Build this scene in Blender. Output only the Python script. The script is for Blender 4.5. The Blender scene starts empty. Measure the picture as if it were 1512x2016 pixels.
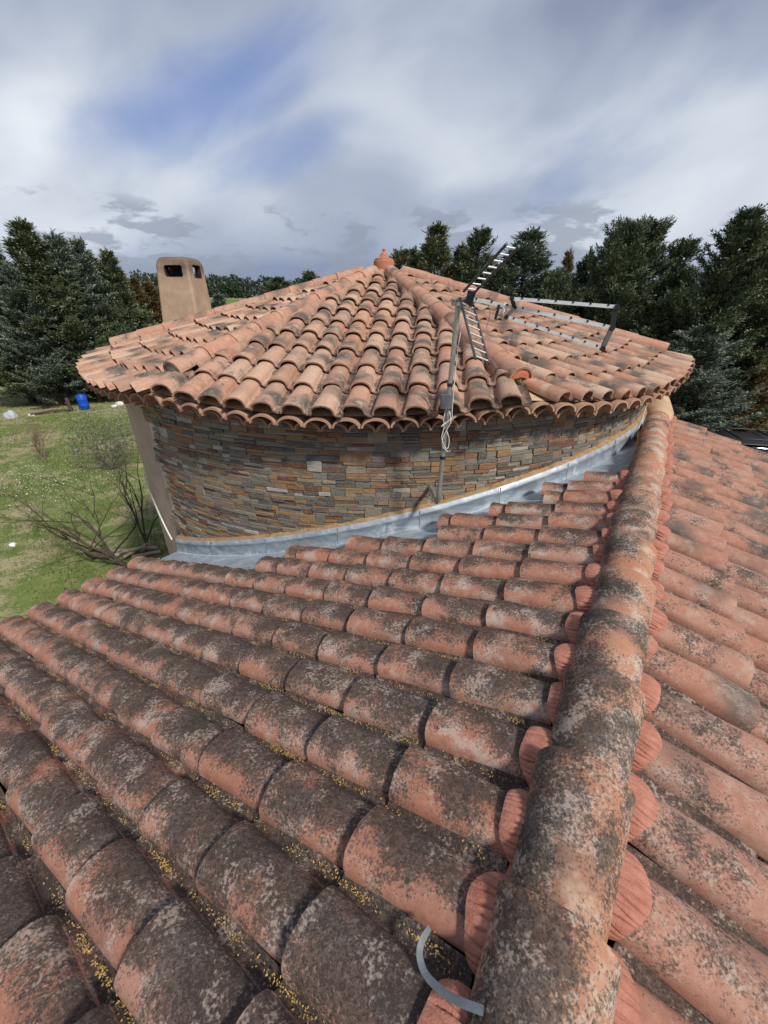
import bpy, bmesh, math, random
import numpy as np
from mathutils import Matrix, Vector

random.seed(7)
rng = np.random.default_rng(7)
PI = math.pi
scene = bpy.context.scene
COL = scene.collection
CZ = 5.6                      # eye height above the lawn

# ------------------------------------------------------------------ camera
FPX = 800.0
PITCH = math.atan(423 / 800.0)
cam_d = bpy.data.cameras.new('camera')
cam_d.sensor_fit = 'HORIZONTAL'
cam_d.sensor_width = 36.0
cam_d.lens = 36.0 * FPX / 1512.0
cam_d.clip_start = 0.05
cam_d.clip_end = 6000
cam = bpy.data.objects.new('camera', cam_d)
cam.location = (0, 0, CZ)
cam.rotation_euler = (PI / 2 - PITCH, 0, 0)
COL.objects.link(cam)
scene.camera = cam

# ------------------------------------------------------------------ view / exposure
scene.view_settings.view_transform = 'Standard'
scene.view_settings.look = 'None'
scene.view_settings.gamma = 1
scene.view_settings.exposure = 0.36
scene.view_settings.use_curve_mapping = False
scene.cycles.max_bounces = 6
scene.cycles.diffuse_bounces = 3
scene.cycles.glossy_bounces = 3
scene.cycles.transparent_max_bounces = 6
scene.cycles.use_denoising = True

SUN_EL = math.radians(46)
SUN_AZ = math.radians(140)     # clockwise from +Y (view direction): behind the viewer, to the right
SUN_DIR = Vector((math.sin(SUN_AZ) * math.cos(SUN_EL), math.cos(SUN_AZ) * math.cos(SUN_EL), math.sin(SUN_EL)))
sun_d = bpy.data.lights.new('sun', 'SUN')
sun_d.energy = 3.1
sun_d.angle = math.radians(7)
sun_d.color = (1.0, 0.95, 0.87)
sun = bpy.data.objects.new('sun', sun_d)
sun.rotation_euler = (-SUN_DIR).to_track_quat('-Z', 'Y').to_euler()
sun.location = (0, 0, 40)
COL.objects.link(sun)


# ------------------------------------------------------------------ node helper
class NT:
    def __init__(self, tree):
        self.t = tree
        self.n = tree.nodes
        self.l = tree.links

    def node(self, typ, **kw):
        nd = self.n.new(typ)
        for k, v in kw.items():
            setattr(nd, k, v)
        return nd

    def put(self, sock, v):
        if v is None:
            return
        if isinstance(v, bpy.types.NodeSocket):
            self.l.new(v, sock)
        elif isinstance(v, (tuple, list)):
            if sock.type == 'RGBA' and len(v) == 3:
                v = (*v, 1)
            sock.default_value = v
        else:
            sock.default_value = v

    def math(self, op, a, b=None, c=None, clamp=False):
        nd = self.node('ShaderNodeMath', operation=op)
        nd.use_clamp = clamp
        self.put(nd.inputs[0], a)
        self.put(nd.inputs[1], b)
        self.put(nd.inputs[2], c)
        return nd.outputs[0]

    def vmath(self, op, a, b=None):
        nd = self.node('ShaderNodeVectorMath', operation=op)
        self.put(nd.inputs[0], a)
        if op == 'SCALE':
            self.put(nd.inputs['Scale'], b)
            return nd.outputs[0]
        self.put(nd.inputs[1], b)
        return nd.outputs['Value'] if op in ('LENGTH', 'DOT_PRODUCT', 'DISTANCE') else nd.outputs[0]

    def noise(self, vec, scale, detail=3.0, rough=0.55, dist=0.0, out=0):
        nd = self.node('ShaderNodeTexNoise')
        self.put(nd.inputs['Vector'], vec)
        self.put(nd.inputs['Scale'], scale)
        self.put(nd.inputs['Detail'], detail)
        self.put(nd.inputs['Roughness'], rough)
        self.put(nd.inputs['Distortion'], dist)
        return nd.outputs[out]

    def step(self, v, lo, hi):
        nd = self.node('ShaderNodeMapRange', interpolation_type='SMOOTHSTEP')
        self.put(nd.inputs['Value'], v)
        self.put(nd.inputs['From Min'], lo)
        self.put(nd.inputs['From Max'], hi)
        return nd.outputs[0]

    def mix(self, f, a, b, blend='MIX'):
        nd = self.node('ShaderNodeMix', data_type='RGBA', blend_type=blend)
        self.put(nd.inputs[0], f)
        self.put(nd.inputs[6], a)
        self.put(nd.inputs[7], b)
        return nd.outputs[2]

    def ramp(self, v, stops, interp='LINEAR'):
        nd = self.node('ShaderNodeValToRGB')
        cr = nd.color_ramp
        cr.interpolation = interp
        while len(cr.elements) < len(stops):
            cr.elements.new(0.5)
        for e, (p, c) in zip(cr.elements, stops):
            e.position = p
            e.color = (*c, 1) if len(c) == 3 else c
        self.put(nd.inputs[0], v)
        return nd.outputs[0]

    def sep(self, v):
        nd = self.node('ShaderNodeSeparateXYZ')
        self.put(nd.inputs[0], v)
        return nd.outputs

    def comb(self, x, y, z):
        nd = self.node('ShaderNodeCombineXYZ')
        self.put(nd.inputs[0], x)
        self.put(nd.inputs[1], y)
        self.put(nd.inputs[2], z)
        return nd.outputs[0]

    def bump(self, h, strength, dist):
        nd = self.node('ShaderNodeBump')
        nd.inputs['Strength'].default_value = strength
        nd.inputs['Distance'].default_value = dist
        self.put(nd.inputs['Height'], h)
        return nd.outputs[0]


# ------------------------------------------------------------------ world: sky and clouds
world = bpy.data.worlds.new('World')
scene.world = world
world.use_nodes = True
W = NT(world.node_tree)
W.n.clear()
sky = W.node('ShaderNodeTexSky', sky_type='NISHITA', sun_disc=False)
sky.sun_elevation = SUN_EL
sky.sun_rotation = SUN_AZ
tc = W.node('ShaderNodeTexCoord')
gen = tc.outputs['Generated']
dx, dy, dz = W.sep(gen)
up0 = W.math('MAXIMUM', dz, 0.0)
dvec = W.comb(dx, dy, up0)
# the cloud sheet is drawn out along a direction that climbs to the right
E1 = (math.cos(math.radians(20)), 0.0, math.sin(math.radians(20)))
E2 = (-math.sin(math.radians(20)), 0.0, math.cos(math.radians(20)))
s1 = W.vmath('DOT_PRODUCT', dvec, E1)
s2 = W.vmath('DOT_PRODUCT', dvec, E2)
qs = W.comb(W.math('MULTIPLY', s1, 1.15), W.math('MULTIPLY', dy, 1.3), W.math('MULTIPLY', s2, 2.3))
warp = W.noise(qs, 1.3, 2, 0.5, 0.0, out=1)
qs = W.vmath('ADD', qs, W.vmath('SCALE', W.vmath('SUBTRACT', warp, (0.5, 0.5, 0.5)), 0.55))
c1 = W.noise(W.vmath('ADD', qs, (1.3, 0.4, 2.2)), 2.3, 5, 0.47)
c2 = W.noise(W.vmath('ADD', qs, (4.3, 7.1, 1.9)), 1.35, 4, 0.45)


def thin_spot(c, w1, w2, lo, hi, nz):
    """a place where the sheet thins and the blue shows"""
    d = W.vmath('SUBTRACT', dvec, c)
    a_ = W.math('DIVIDE', W.vmath('DOT_PRODUCT', d, E1), w1)
    b_ = W.math('DIVIDE', W.vmath('DOT_PRODUCT', d, E2), w2)
    dd_ = W.math('ADD', W.vmath('LENGTH', W.comb(a_, b_, 0.0)), W.math('MULTIPLY', W.math('SUBTRACT', c1, 0.5), nz))
    return W.math('SUBTRACT', 1.0, W.step(dd_, lo, hi))


hole = thin_spot((-0.27, 0.914, 0.295), 0.25, 0.062, 0.05, 1.15, -2.0)
hole2 = thin_spot((-0.17, 0.955, 0.235), 0.20, 0.045, 0.2, 1.2, -2.0)
thin = W.math('MULTIPLY', W.step(c1, 0.54, 0.76), 0.32)
blue_f = W.math('MAXIMUM', W.math('MAXIMUM', W.math('MULTIPLY', hole, 0.72), W.math('MULTIPLY', hole2, 0.5)), thin, clamp=True)
# brightness of the sheet: light towards mid elevation, heavier high up
midb = W.math('MULTIPLY', W.step(up0, 0.0, 0.10), W.math('SUBTRACT', 1.0, W.math('MULTIPLY', W.step(up0, 0.17, 0.42), 0.90)))
br = W.math('ADD', W.math('MULTIPLY', midb, 0.62), W.math('MULTIPLY', W.math('SUBTRACT', c2, 0.5), 1.9))
br = W.math('ADD', br, W.math('MULTIPLY', W.math('SUBTRACT', c1, 0.5), -1.3))
sheet = W.ramp(W.math('ADD', br, 0.06), [(0.0, (2.1, 2.45, 3.4)), (0.42, (3.4, 3.85, 4.8)), (1.0, (6.2, 6.6, 7.1))])
skyb = W.mix(0.7, W.mix(1.0, sky.outputs[0], (0.9, 0.95, 1.0), 'MULTIPLY'), (0.75, 1.45, 4.2))
col = W.mix(blue_f, sheet, skyb)
# low small cumulus, darker than the sheet behind
low = W.comb(W.math('MULTIPLY', W.math('ARCTAN2', dx, dy), 8.5), W.math('MULTIPLY', dz, 24.0), 1.3)
lw = W.vmath('ADD', low, W.vmath('SCALE', W.noise(low, 1.2, 3, 0.6, out=1), 0.9))
cu = W.noise(W.vmath('ADD', lw, (3.4, 1.2, 0.0)), 0.7, 5, 0.58)
cband = W.math('MULTIPLY', W.step(dz, 0.0, 0.03), W.math('SUBTRACT', 1.0, W.step(dz, 0.07, 0.185)))
cuf = W.step(W.math('ADD', cu, W.math('MULTIPLY', cband, 0.13)), 0.595, 0.68)
cuf = W.math('MULTIPLY', cuf, W.math('MULTIPLY', W.step(cband, 0.0, 0.35), 0.75))
col = W.mix(cuf, col, (2.35, 2.7, 3.4))
bg = W.node('ShaderNodeBackground')
W.put(bg.inputs[0], col)
bg.inputs[1].default_value = 0.1
wo = W.node('ShaderNodeOutputWorld')
W.l.new(bg.outputs[0], wo.inputs[0])


# ------------------------------------------------------------------ materials
def new_mat(name):
    m = bpy.data.materials.new(name)
    m.use_nodes = True
    t = NT(m.node_tree)
    t.n.clear()
    out = t.node('ShaderNodeOutputMaterial')
    b = t.node('ShaderNodeBsdfPrincipled')
    t.l.new(b.outputs[0], out.inputs[0])
    return m, t, b


def randpos(t):
    oi = t.node('ShaderNodeObjectInfo')
    geo = t.node('ShaderNodeNewGeometry')
    r = t.math('FRACT', t.math('ADD', oi.outputs['Random'], geo.outputs['Random Per Island']))
    off = t.vmath('SCALE', (53.0, 31.0, 17.0), r)
    return r, t.vmath('ADD', geo.outputs['Position'], off), geo.outputs['Position']


def tile_mat(name, c_dark, c_mid, c_light, lichen, white, burnt, near_dirt=0.0, crown=0.0, chan=0.0, warm=0.25, bleach=0.0, tone=0.0, flip=False):
    m, t, b = new_mat(name)
    r, p, wp = randpos(t)
    uv = t.node('ShaderNodeUVMap')
    u, v, _ = t.sep(uv.outputs[0])
    nb = t.noise(p, 5.0, 3, 0.55)
    nm = t.noise(p, 24.0, 5, 0.62)
    nf = t.noise(p, 150.0, 3, 0.65)
    base = t.ramp(t.math('ADD', t.math('MULTIPLY', nm, 0.6), t.math('MULTIPLY', nb, 0.4)),
                  [(0.33, c_dark), (0.5, c_mid), (0.68, c_light)])
    # each tile fired a little differently
    r2 = t.math('FRACT', t.math('MULTIPLY', r, 7.31))
    r3 = t.math('FRACT', t.math('MULTIPLY', r, 13.7))
    base = t.mix(t.math('MULTIPLY', r2, warm), base, tuple(x * y for x, y in zip(c_mid, (1.0, 0.78, 0.62))))
    base = t.mix(t.math('MULTIPLY', t.step(r3, 0.45, 1.0), 0.35), base, c_light)
    if tone > 0:
        r4 = t.math('FRACT', t.math('MULTIPLY', r, 41.9))
        base = t.mix(t.math('MULTIPLY', t.step(r4, 0.55, 0.95), 0.5), base, (0.58, 0.42, 0.30))
        base = t.mix(t.math('MULTIPLY', t.step(r4, 0.32, 0.02), 0.6), base, (0.30, 0.185, 0.13))
    if burnt > 0:
        # kiln flashing: a soft grey-brown patch somewhere along the tile
        cx = t.math('ADD', t.math('MULTIPLY', r2, 0.7), 0.2)
        du = t.math('MULTIPLY', t.math('SUBTRACT', u, cx), 2.9)
        dv = t.math('MULTIPLY', t.math('SUBTRACT', v, t.math('ADD', 0.15, t.math('MULTIPLY', r3, 0.6))), 1.9)
        dd = t.math('ADD', t.vmath('LENGTH', t.comb(du, dv, 0.0)), t.math('MULTIPLY', t.math('SUBTRACT', nb, 0.5), -1.6))
        sm = t.math('SUBTRACT', 1.0, t.step(dd, 0.10, 1.15))
        sm = t.math('MULTIPLY', sm, t.step(t.math('FRACT', t.math('MULTIPLY', r, 29.3)), 0.10, 0.55))
        base = t.mix(t.math('MULTIPLY', sm, burnt), base, (0.115, 0.098, 0.082))
    if bleach > 0:
        base = t.mix(t.math('MULTIPLY', t.step(t.noise(p, 9.0, 3, 0.6), 0.52, 0.72), bleach), base, (0.52, 0.40, 0.29))
    if white > 0:
        nw = t.noise(t.vmath('ADD', p, (3.1, 8.2, 5.5)), 7.0, 2, 0.5)
        wsp = t.math('ADD', t.math('MULTIPLY', nf, 0.55), t.math('MULTIPLY', nm, 0.45))
        wf = t.step(t.math('ADD', wsp, t.math('MULTIPLY', t.math('SUBTRACT', nw, 0.5), 1.3)), 0.60 - 0.1 * white, 0.82 - 0.1 * white)
        base = t.mix(t.math('MULTIPLY', wf, min(1, 0.75 * white)), base, (0.50, 0.41, 0.345))
    # growth: a soft grey film and, inside and around it, small dark dots
    film = t.math('ADD', t.math('MULTIPLY', nb, 0.66), t.math('MULTIPLY', nm, 0.34))
    film = t.math('ADD', film, t.math('MULTIPLY', t.math('SUBTRACT', r3, 0.5), 0.09))
    if crown:
        # the damp crown carries most of it, the steep lower flank stays clean
        if flip:
            cr = t.math('MULTIPLY', t.step(v, 0.06, 0.38), t.math('SUBTRACT', 1.0, t.step(v, 0.62, 0.71)))
        else:
            cr = t.math('MULTIPLY', t.step(v, 0.02, 0.16), t.math('SUBTRACT', 1.0, t.step(v, 0.34, 0.66)))
        film = t.math('ADD', film, t.math('MULTIPLY', t.math('SUBTRACT', cr, 0.55), crown))
    if chan:
        film = t.math('ADD', film, t.math('MULTIPLY', t.step(v, 0.70, 0.80), chan))
    if near_dirt:
        far = t.vmath('LENGTH', t.vmath('MULTIPLY', t.vmath('SUBTRACT', wp, (-0.6, 0.0, CZ)), (1.0, 1.0, 0.0)))
        film = t.math('ADD', film, t.math('MULTIPLY', t.math('SUBTRACT', 1.0, t.step(far, 0.6, 4.2)), near_dirt))
    film = t.math('ADD', film, lichen)
    grain = t.noise(t.vmath('ADD', p, (4.4, 2.2, 7.7)), 105.0, 4, 0.72)
    ff = t.step(t.math('ADD', film, t.math('MULTIPLY', t.math('SUBTRACT', grain, 0.5), 0.62)), 0.46, 0.62)
    dark = t.ramp(t.noise(p, 55.0, 3, 0.65), [(0.33, (0.034, 0.027, 0.023)), (0.55, (0.070, 0.055, 0.046)), (0.72, (0.145, 0.115, 0.095))])
    base = t.mix(t.math('MULTIPLY', ff, 0.86), base, dark)
    nd1 = t.noise(t.vmath('ADD', p, (1.7, 6.0, 2.0)), 185.0, 2, 0.55)
    nd2 = t.noise(t.vmath('ADD', p, (5.7, 1.0, 9.0)), 60.0, 4, 0.65)
    dv_ = t.math('ADD', t.math('ADD', t.math('MULTIPLY', nd1, 0.52), t.math('MULTIPLY', nd2, 0.48)), t.math('MULTIPLY', t.math('SUBTRACT', film, 0.54), 0.42))
    base = t.mix(t.math('MULTIPLY', t.step(dv_, 0.525, 0.63), 0.74), base, (0.034, 0.029, 0.026))
    # pale crust on top of the growth
    vd = t.noise(t.vmath('ADD', p, (9.0, 2.0, 4.0)), 85.0, 3, 0.6)
    dots = t.math('MULTIPLY', t.step(t.math('ADD', vd, t.math('MULTIPLY', t.math('SUBTRACT', t.noise(p, 8.0, 3, 0.55), 0.5), 0.95)), 0.55, 0.74), t.step(film, 0.40, 0.56))
    base = t.mix(t.math('MULTIPLY', dots, 0.50), base, (0.56, 0.45, 0.37))
    t.put(b.inputs['Base Color'], base)
    b.inputs['Roughness'].default_value = 0.88
    b.inputs['Specular IOR Level'].default_value = 0.22
    h = t.math('ADD', t.math('MULTIPLY', nf, 0.35), t.math('MULTIPLY', nm, 0.65))
    t.put(b.inputs['Normal'], t.bump(h, 0.5, 0.005))
    return m


M = {}
M['tile_left'] = tile_mat('terracotta_lichen', (0.32, 0.14, 0.09), (0.44, 0.212, 0.145), (0.52, 0.345, 0.275), 0.018, 0.95, 0.3, near_dirt=0.085, crown=0.19, chan=0.26, flip=True)
M['tile_right'] = tile_mat('terracotta_worn', (0.31, 0.145, 0.102), (0.39, 0.195, 0.138), (0.46, 0.28, 0.21), -0.055, 0.4, 0.95, near_dirt=0.05, chan=0.24, crown=0.03, bleach=0.3)
M['tile_tower'] = tile_mat('terracotta_new', (0.35, 0.175, 0.118), (0.44, 0.24, 0.166), (0.56, 0.41, 0.305), -0.10, 0.12, 1.0, warm=0.45, bleach=0.65, chan=0.17, tone=1.0)
M['tile_ridge'] = tile_mat('terracotta_ridge', (0.34, 0.16, 0.098), (0.42, 0.21, 0.132), (0.48, 0.32, 0.23), 0.01, 1.0, 0.7, near_dirt=0.09, crown=0.05, bleach=0.7)
M['tile_hip'] = tile_mat('terracotta_hip', (0.37, 0.18, 0.123), (0.45, 0.24, 0.166), (0.52, 0.345, 0.25), -0.09, 0.15, 0.75, warm=0.2, bleach=0.5)
M['tile_cornice'] = tile_mat('terracotta_cornice', (0.36, 0.21, 0.143), (0.43, 0.26, 0.18), (0.48, 0.33, 0.24), -0.2, 0.0, 0.25, bleach=0.3)


def simple_mat(name, c1, c2, scale=12.0, rough=0.85, spec=0.25, bump=0.3, bdist=0.01, metallic=0.0, detail=4, per_obj=0.0, c3=None):
    m, t, b = new_mat(name)
    r, p, wp = randpos(t)
    n = t.noise(p, scale, detail, 0.6)
    stops = [(0.32, c1), (0.68, c2)] if c3 is None else [(0.28, c1), (0.5, c2), (0.74, c3)]
    c = t.ramp(n, stops)
    if per_obj:
        c = t.mix(t.math('MULTIPLY', r, per_obj), c, tuple(x * 0.55 for x in c1))
    t.put(b.inputs['Base Color'], c)
    b.inputs['Roughness'].default_value = rough
    b.inputs['Specular IOR Level'].default_value = spec
    b.inputs['Metallic'].default_value = metallic
    if bump:
        t.put(b.inputs['Normal'], t.bump(t.noise(p, scale * 6, 4, 0.65), bump, bdist))
    return m


M['mortar_red'] = simple_mat('mortar_red', (0.36, 0.145, 0.10), (0.49, 0.225, 0.165), 22, 0.95, 0.1, 0.6, 0.006)
M['mortar_pale'] = simple_mat('mortar_pale', (0.30, 0.19, 0.14), (0.44, 0.28, 0.20), 12, 0.95, 0.1, 0.7, 0.01)
M['mortar_grey'] = simple_mat('mortar_grey', (0.16, 0.14, 0.12), (0.42, 0.39, 0.35), 25, 0.95, 0.1, 0.9, 0.02)
M['mortar_end'] = simple_mat('mortar_end', (0.46, 0.15, 0.075), (0.56, 0.22, 0.12), 14, 0.95, 0.1, 0.6, 0.008)
M['mortar_tan'] = simple_mat('mortar_tan', (0.44, 0.30, 0.19), (0.58, 0.40, 0.26), 6, 0.92, 0.15, 0.4, 0.01)
M['deck'] = simple_mat('roof_deck', (0.10, 0.085, 0.075), (0.17, 0.14, 0.12), 8, 0.95, 0.1)
M['plaster'] = simple_mat('plaster_pinkish', (0.42, 0.315, 0.245), (0.50, 0.385, 0.305), 5, 0.95, 0.1, 0.8, 0.008)
M['house_wall'] = simple_mat('plaster_house', (0.40, 0.33, 0.26), (0.47, 0.39, 0.31), 3, 0.95, 0.1, 0.6, 0.006)
M['trim'] = simple_mat('eave_trim_paint', (0.46, 0.42, 0.34), (0.62, 0.58, 0.49), 8, 0.85, 0.2)
M['grout'] = simple_mat('grout', (0.42, 0.38, 0.32), (0.62, 0.57, 0.50), 30, 0.95, 0.1)
M['sealant'] = simple_mat('ochre_sealant', (0.27, 0.165, 0.08), (0.43, 0.29, 0.155), 18, 0.9, 0.15, 0.6, 0.008)
M['steel'] = simple_mat('galvanised_steel', (0.33, 0.33, 0.30), (0.46, 0.46, 0.42), 20, 0.42, 0.5, 0.1, 0.001, metallic=0.6)
M['alu'] = simple_mat('aluminium', (0.66, 0.68, 0.70), (0.78, 0.80, 0.82), 30, 0.4, 0.5, 0.0, metallic=0.35)
M['black_plastic'] = simple_mat('black_plastic', (0.012, 0.012, 0.013), (0.024, 0.024, 0.025), 30, 0.5, 0.4, 0.0)
M['dark_paint'] = simple_mat('dark_grey_tube', (0.045, 0.047, 0.05), (0.075, 0.078, 0.08), 30, 0.45, 0.4, 0.0)
M['box_grey'] = simple_mat('grey_box_plastic', (0.10, 0.11, 0.12), (0.14, 0.15, 0.165), 20, 0.55, 0.4, 0.0)
M['cable'] = simple_mat('white_cable', (0.60, 0.60, 0.57), (0.72, 0.72, 0.69), 20, 0.5, 0.4, 0.0)
M['strap'] = simple_mat('grey_strap', (0.13, 0.15, 0.165), (0.20, 0.225, 0.24), 25, 0.6, 0.4, 0.1, 0.001)
M['bark'] = simple_mat('bark', (0.05, 0.038, 0.03), (0.12, 0.095, 0.075), 15, 0.95, 0.1, 0.7, 0.01)
M['bark_grey'] = simple_mat('bark_grey', (0.075, 0.062, 0.055), (0.16, 0.135, 0.115), 15, 0.95, 0.1)
M['wood_cut'] = simple_mat('cut_wood', (0.26, 0.20, 0.15), (0.46, 0.39, 0.31), 10, 0.9, 0.1)
M['barrel'] = simple_mat('blue_plastic', (0.005, 0.06, 0.38), (0.008, 0.09, 0.50), 6, 0.45, 0.4, 0.0)
M['white_plastic'] = simple_mat('white_plastic', (0.62, 0.63, 0.64), (0.78, 0.78, 0.78), 6, 0.5, 0.4, 0.0)
M['grey_sack'] = simple_mat('pale_sack', (0.30, 0.34, 0.38), (0.55, 0.58, 0.62), 9, 0.6, 0.3, 0.2, 0.01)
M['car_white'] = simple_mat('car_white_paint', (0.72, 0.73, 0.75), (0.78, 0.79, 0.80), 2, 0.25, 0.6, 0.0)
M['car_glass'] = simple_mat('car_glass', (0.008, 0.009, 0.01), (0.012, 0.013, 0.015), 2, 0.08, 0.6, 0.0)
M['car_black'] = simple_mat('car_black_trim', (0.015, 0.015, 0.016), (0.025, 0.025, 0.027), 12, 0.5, 0.4, 0.0)
M['tyre'] = simple_mat('tyre_rubber', (0.018, 0.018, 0.018), (0.03, 0.03, 0.03), 20, 0.85, 0.2, 0.0)
M['finial'] = tile_mat('terracotta_finial', (0.34, 0.12, 0.07), (0.42, 0.16, 0.095), (0.46, 0.21, 0.13), -0.12, 0.2, 0.0)
M['yellow_bits'] = simple_mat('dry_yellow_bits', (0.27, 0.165, 0.05), (0.60, 0.42, 0.15), 60, 0.9, 0.1, 0.0)
M['flower_white'] = simple_mat('white_petals', (0.72, 0.72, 0.66), (0.80, 0.80, 0.76), 5, 0.8, 0.2, 0.0)


def zinc_mat(name='weathered_zinc', k=1.0, rgh=0.36):
    m, t, b = new_mat(name)
    r, p, wp = randpos(t)
    st = t.vmath('MULTIPLY', p, (1.6, 5.0, 5.0))
    n1 = t.noise(st, 2.2, 4, 0.6, 1.2)
    n2 = t.noise(p, 30, 4, 0.6)
    c = t.ramp(n1, [(0.3, (0.27, 0.32, 0.37)), (0.52, (0.40, 0.46, 0.52)), (0.72, (0.60, 0.66, 0.71))])
    st2 = t.step(t.noise(t.vmath('ADD', p, (2, 5, 1)), 3.4, 5, 0.65, 0.8), 0.57, 0.68)
    c = t.mix(t.math('MULTIPLY', st2, 0.7), c, (0.80, 0.84, 0.86))
    spk = t.step(t.noise(p, 7.0, 5, 0.7), 0.62, 0.7)
    c = t.mix(t.math('MULTIPLY', spk, 0.45), c, (0.12, 0.13, 0.13))
    c = t.mix(1.0, c, (k, k, k), 'MULTIPLY')
    t.put(b.inputs['Base Color'], c)
    b.inputs['Metallic'].default_value = 0.35
    t.put(b.inputs['Roughness'], t.math('ADD', rgh, t.math('MULTIPLY', n2, 0.2)))
    t.put(b.inputs['Normal'], t.bump(t.math('ADD', t.noise(p, 3.0, 3, 0.5), t.math('MULTIPLY', n2, 0.06)), 0.35, 0.05))
    return m


M['zinc'] = zinc_mat()
M['zinc_up'] = zinc_mat('folded_zinc', 0.85, 0.44)
M['zinc_dark'] = simple_mat('zinc_seam', (0.16, 0.18, 0.20), (0.26, 0.29, 0.32), 12, 0.5, 0.4, 0.2, 0.005, metallic=0.3)


def stone_mat():
    m, t, b = new_mat('multicolour_slate')
    r, p, wp = randpos(t)
    c = t.ramp(r, [(0.0, (0.105, 0.102, 0.092)), (0.09, (0.22, 0.205, 0.165)), (0.19, (0.16, 0.160, 0.130)), (0.30, (0.29, 0.25, 0.185)),
                   (0.41, (0.12, 0.105, 0.09)), (0.50, (0.27, 0.17, 0.10)), (0.60, (0.31, 0.185, 0.085)), (0.71, (0.15, 0.065, 0.04)),
                   (0.78, (0.20, 0.15, 0.15)), (0.83, (0.23, 0.20, 0.165)), (0.89, (0.42, 0.40, 0.36)), (0.94, (0.28, 0.125, 0.065))], 'CONSTANT')
    st = t.vmath('MULTIPLY', p, (1.0, 1.0, 2.6))
    n1 = t.noise(st, 9.0, 5, 0.65, 0.6)
    n2 = t.noise(st, 45.0, 4, 0.6)
    c = t.mix(t.math('MULTIPLY', t.step(n1, 0.52, 0.66), 0.55), c, (0.30, 0.17, 0.075))
    c = t.mix(t.math('MULTIPLY', t.step(n1, 0.5, 0.32), 0.35), c, (0.085, 0.085, 0.08))
    c = t.mix(t.math('MULTIPLY', t.step(n2, 0.45, 0.72), 0.35), c, (0.36, 0.33, 0.28))
    c = t.mix(t.math('MULTIPLY', t.step(t.noise(p, 4.0, 5, 0.7), 0.63, 0.72), 0.6), c, (0.50, 0.47, 0.42))
    t.put(b.inputs['Base Color'], c)
    b.inputs['Roughness'].default_value = 0.72
    b.inputs['Specular IOR Level'].default_value = 0.3
    t.put(b.inputs['Normal'], t.bump(t.math('ADD', n1, t.math('MULTIPLY', n2, 0.6)), 0.7, 0.02))
    return m


M['stone'] = stone_mat()


def chimney_mat():
    m, t, b = new_mat('chimney_render')
    r, p, wp = randpos(t)
    tcn = t.node('ShaderNodeTexCoord')
    oz = t.sep(tcn.outputs['Object'])[2]
    n = t.noise(p, 4, 5, 0.6)
    c = t.ramp(n, [(0.3, (0.36, 0.25, 0.175)), (0.55, (0.44, 0.31, 0.22)), (0.75, (0.50, 0.37, 0.27))])
    # soot that has settled round the smoke openings
    soot = t.math('ADD', t.step(oz, -0.75, -0.05), t.math('MULTIPLY', t.math('SUBTRACT', t.noise(p, 3.5, 4, 0.6), 0.5), 1.3))
    c = t.mix(t.math('MULTIPLY', t.step(soot, 0.42, 1.05), 0.72), c, (0.07, 0.055, 0.045))
    t.put(b.inputs['Base Color'], c)
    b.inputs['Roughness'].default_value = 0.95
    b.inputs['Specular IOR Level'].default_value = 0.1
    t.put(b.inputs['Normal'], t.bump(t.noise(p, 40, 4, 0.65), 0.6, 0.01))
    return m


M['chimney'] = chimney_mat()
M['soot'] = simple_mat('soot', (0.018, 0.015, 0.013), (0.045, 0.038, 0.032), 9, 0.95, 0.1)


def leaf_mat(name, c1, c2, c3, tint):
    m, t, b = new_mat(name)
    geo = t.node('ShaderNodeNewGeometry')
    oi = t.node('ShaderNodeObjectInfo')
    pos = t.vmath('ADD', geo.outputs['Position'], t.vmath('SCALE', (11.0, 7.0, 5.0), oi.outputs['Random']))
    n = t.noise(pos, 0.9, 3, 0.6)
    v = t.math('ADD', t.math('MULTIPLY', n, 0.6), t.math('MULTIPLY', geo.outputs['Random Per Island'], 0.4))
    c = t.ramp(v, [(0.25, c1), (0.5, c2), (0.75, c3)])
    c = t.mix(t.math('MULTIPLY', t.step(t.noise(pos, 0.55, 2, 0.5), 0.60, 0.72), 0.4), c, tint)
    t.put(b.inputs['Base Color'], c)
    b.inputs['Roughness'].default_value = 0.75
    b.inputs['Specular IOR Level'].default_value = 0.2
    return m


M['cypress'] = leaf_mat('cypress_green', (0.074, 0.095, 0.051), (0.142, 0.173, 0.092), (0.243, 0.277, 0.162), (0.284, 0.196, 0.095))
M['cypress_blue'] = leaf_mat('cypress_blue_green', (0.098, 0.126, 0.095), (0.175, 0.213, 0.161), (0.280, 0.322, 0.252), (0.224, 0.231, 0.126))
M['cypress_dark'] = leaf_mat('cypress_dark', (0.058, 0.078, 0.044), (0.111, 0.140, 0.078), (0.195, 0.227, 0.130), (0.195, 0.169, 0.078))
M['cypress_rust'] = leaf_mat('cypress_rusty', (0.096, 0.084, 0.038), (0.174, 0.132, 0.060), (0.240, 0.180, 0.084), (0.300, 0.174, 0.072))
M['forest'] = leaf_mat('forest_green', (0.022, 0.034, 0.018), (0.040, 0.056, 0.028), (0.07, 0.09, 0.05), (0.07, 0.07, 0.03))
M['shrub_grey'] = leaf_mat('shrub_grey_green', (0.07, 0.08, 0.05), (0.12, 0.13, 0.09), (0.20, 0.20, 0.13), (0.20, 0.19, 0.09))
M['grass_blade'] = leaf_mat('grass_blades', (0.075, 0.115, 0.03), (0.16, 0.20, 0.06), (0.30, 0.295, 0.12), (0.42, 0.36, 0.22))


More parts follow.
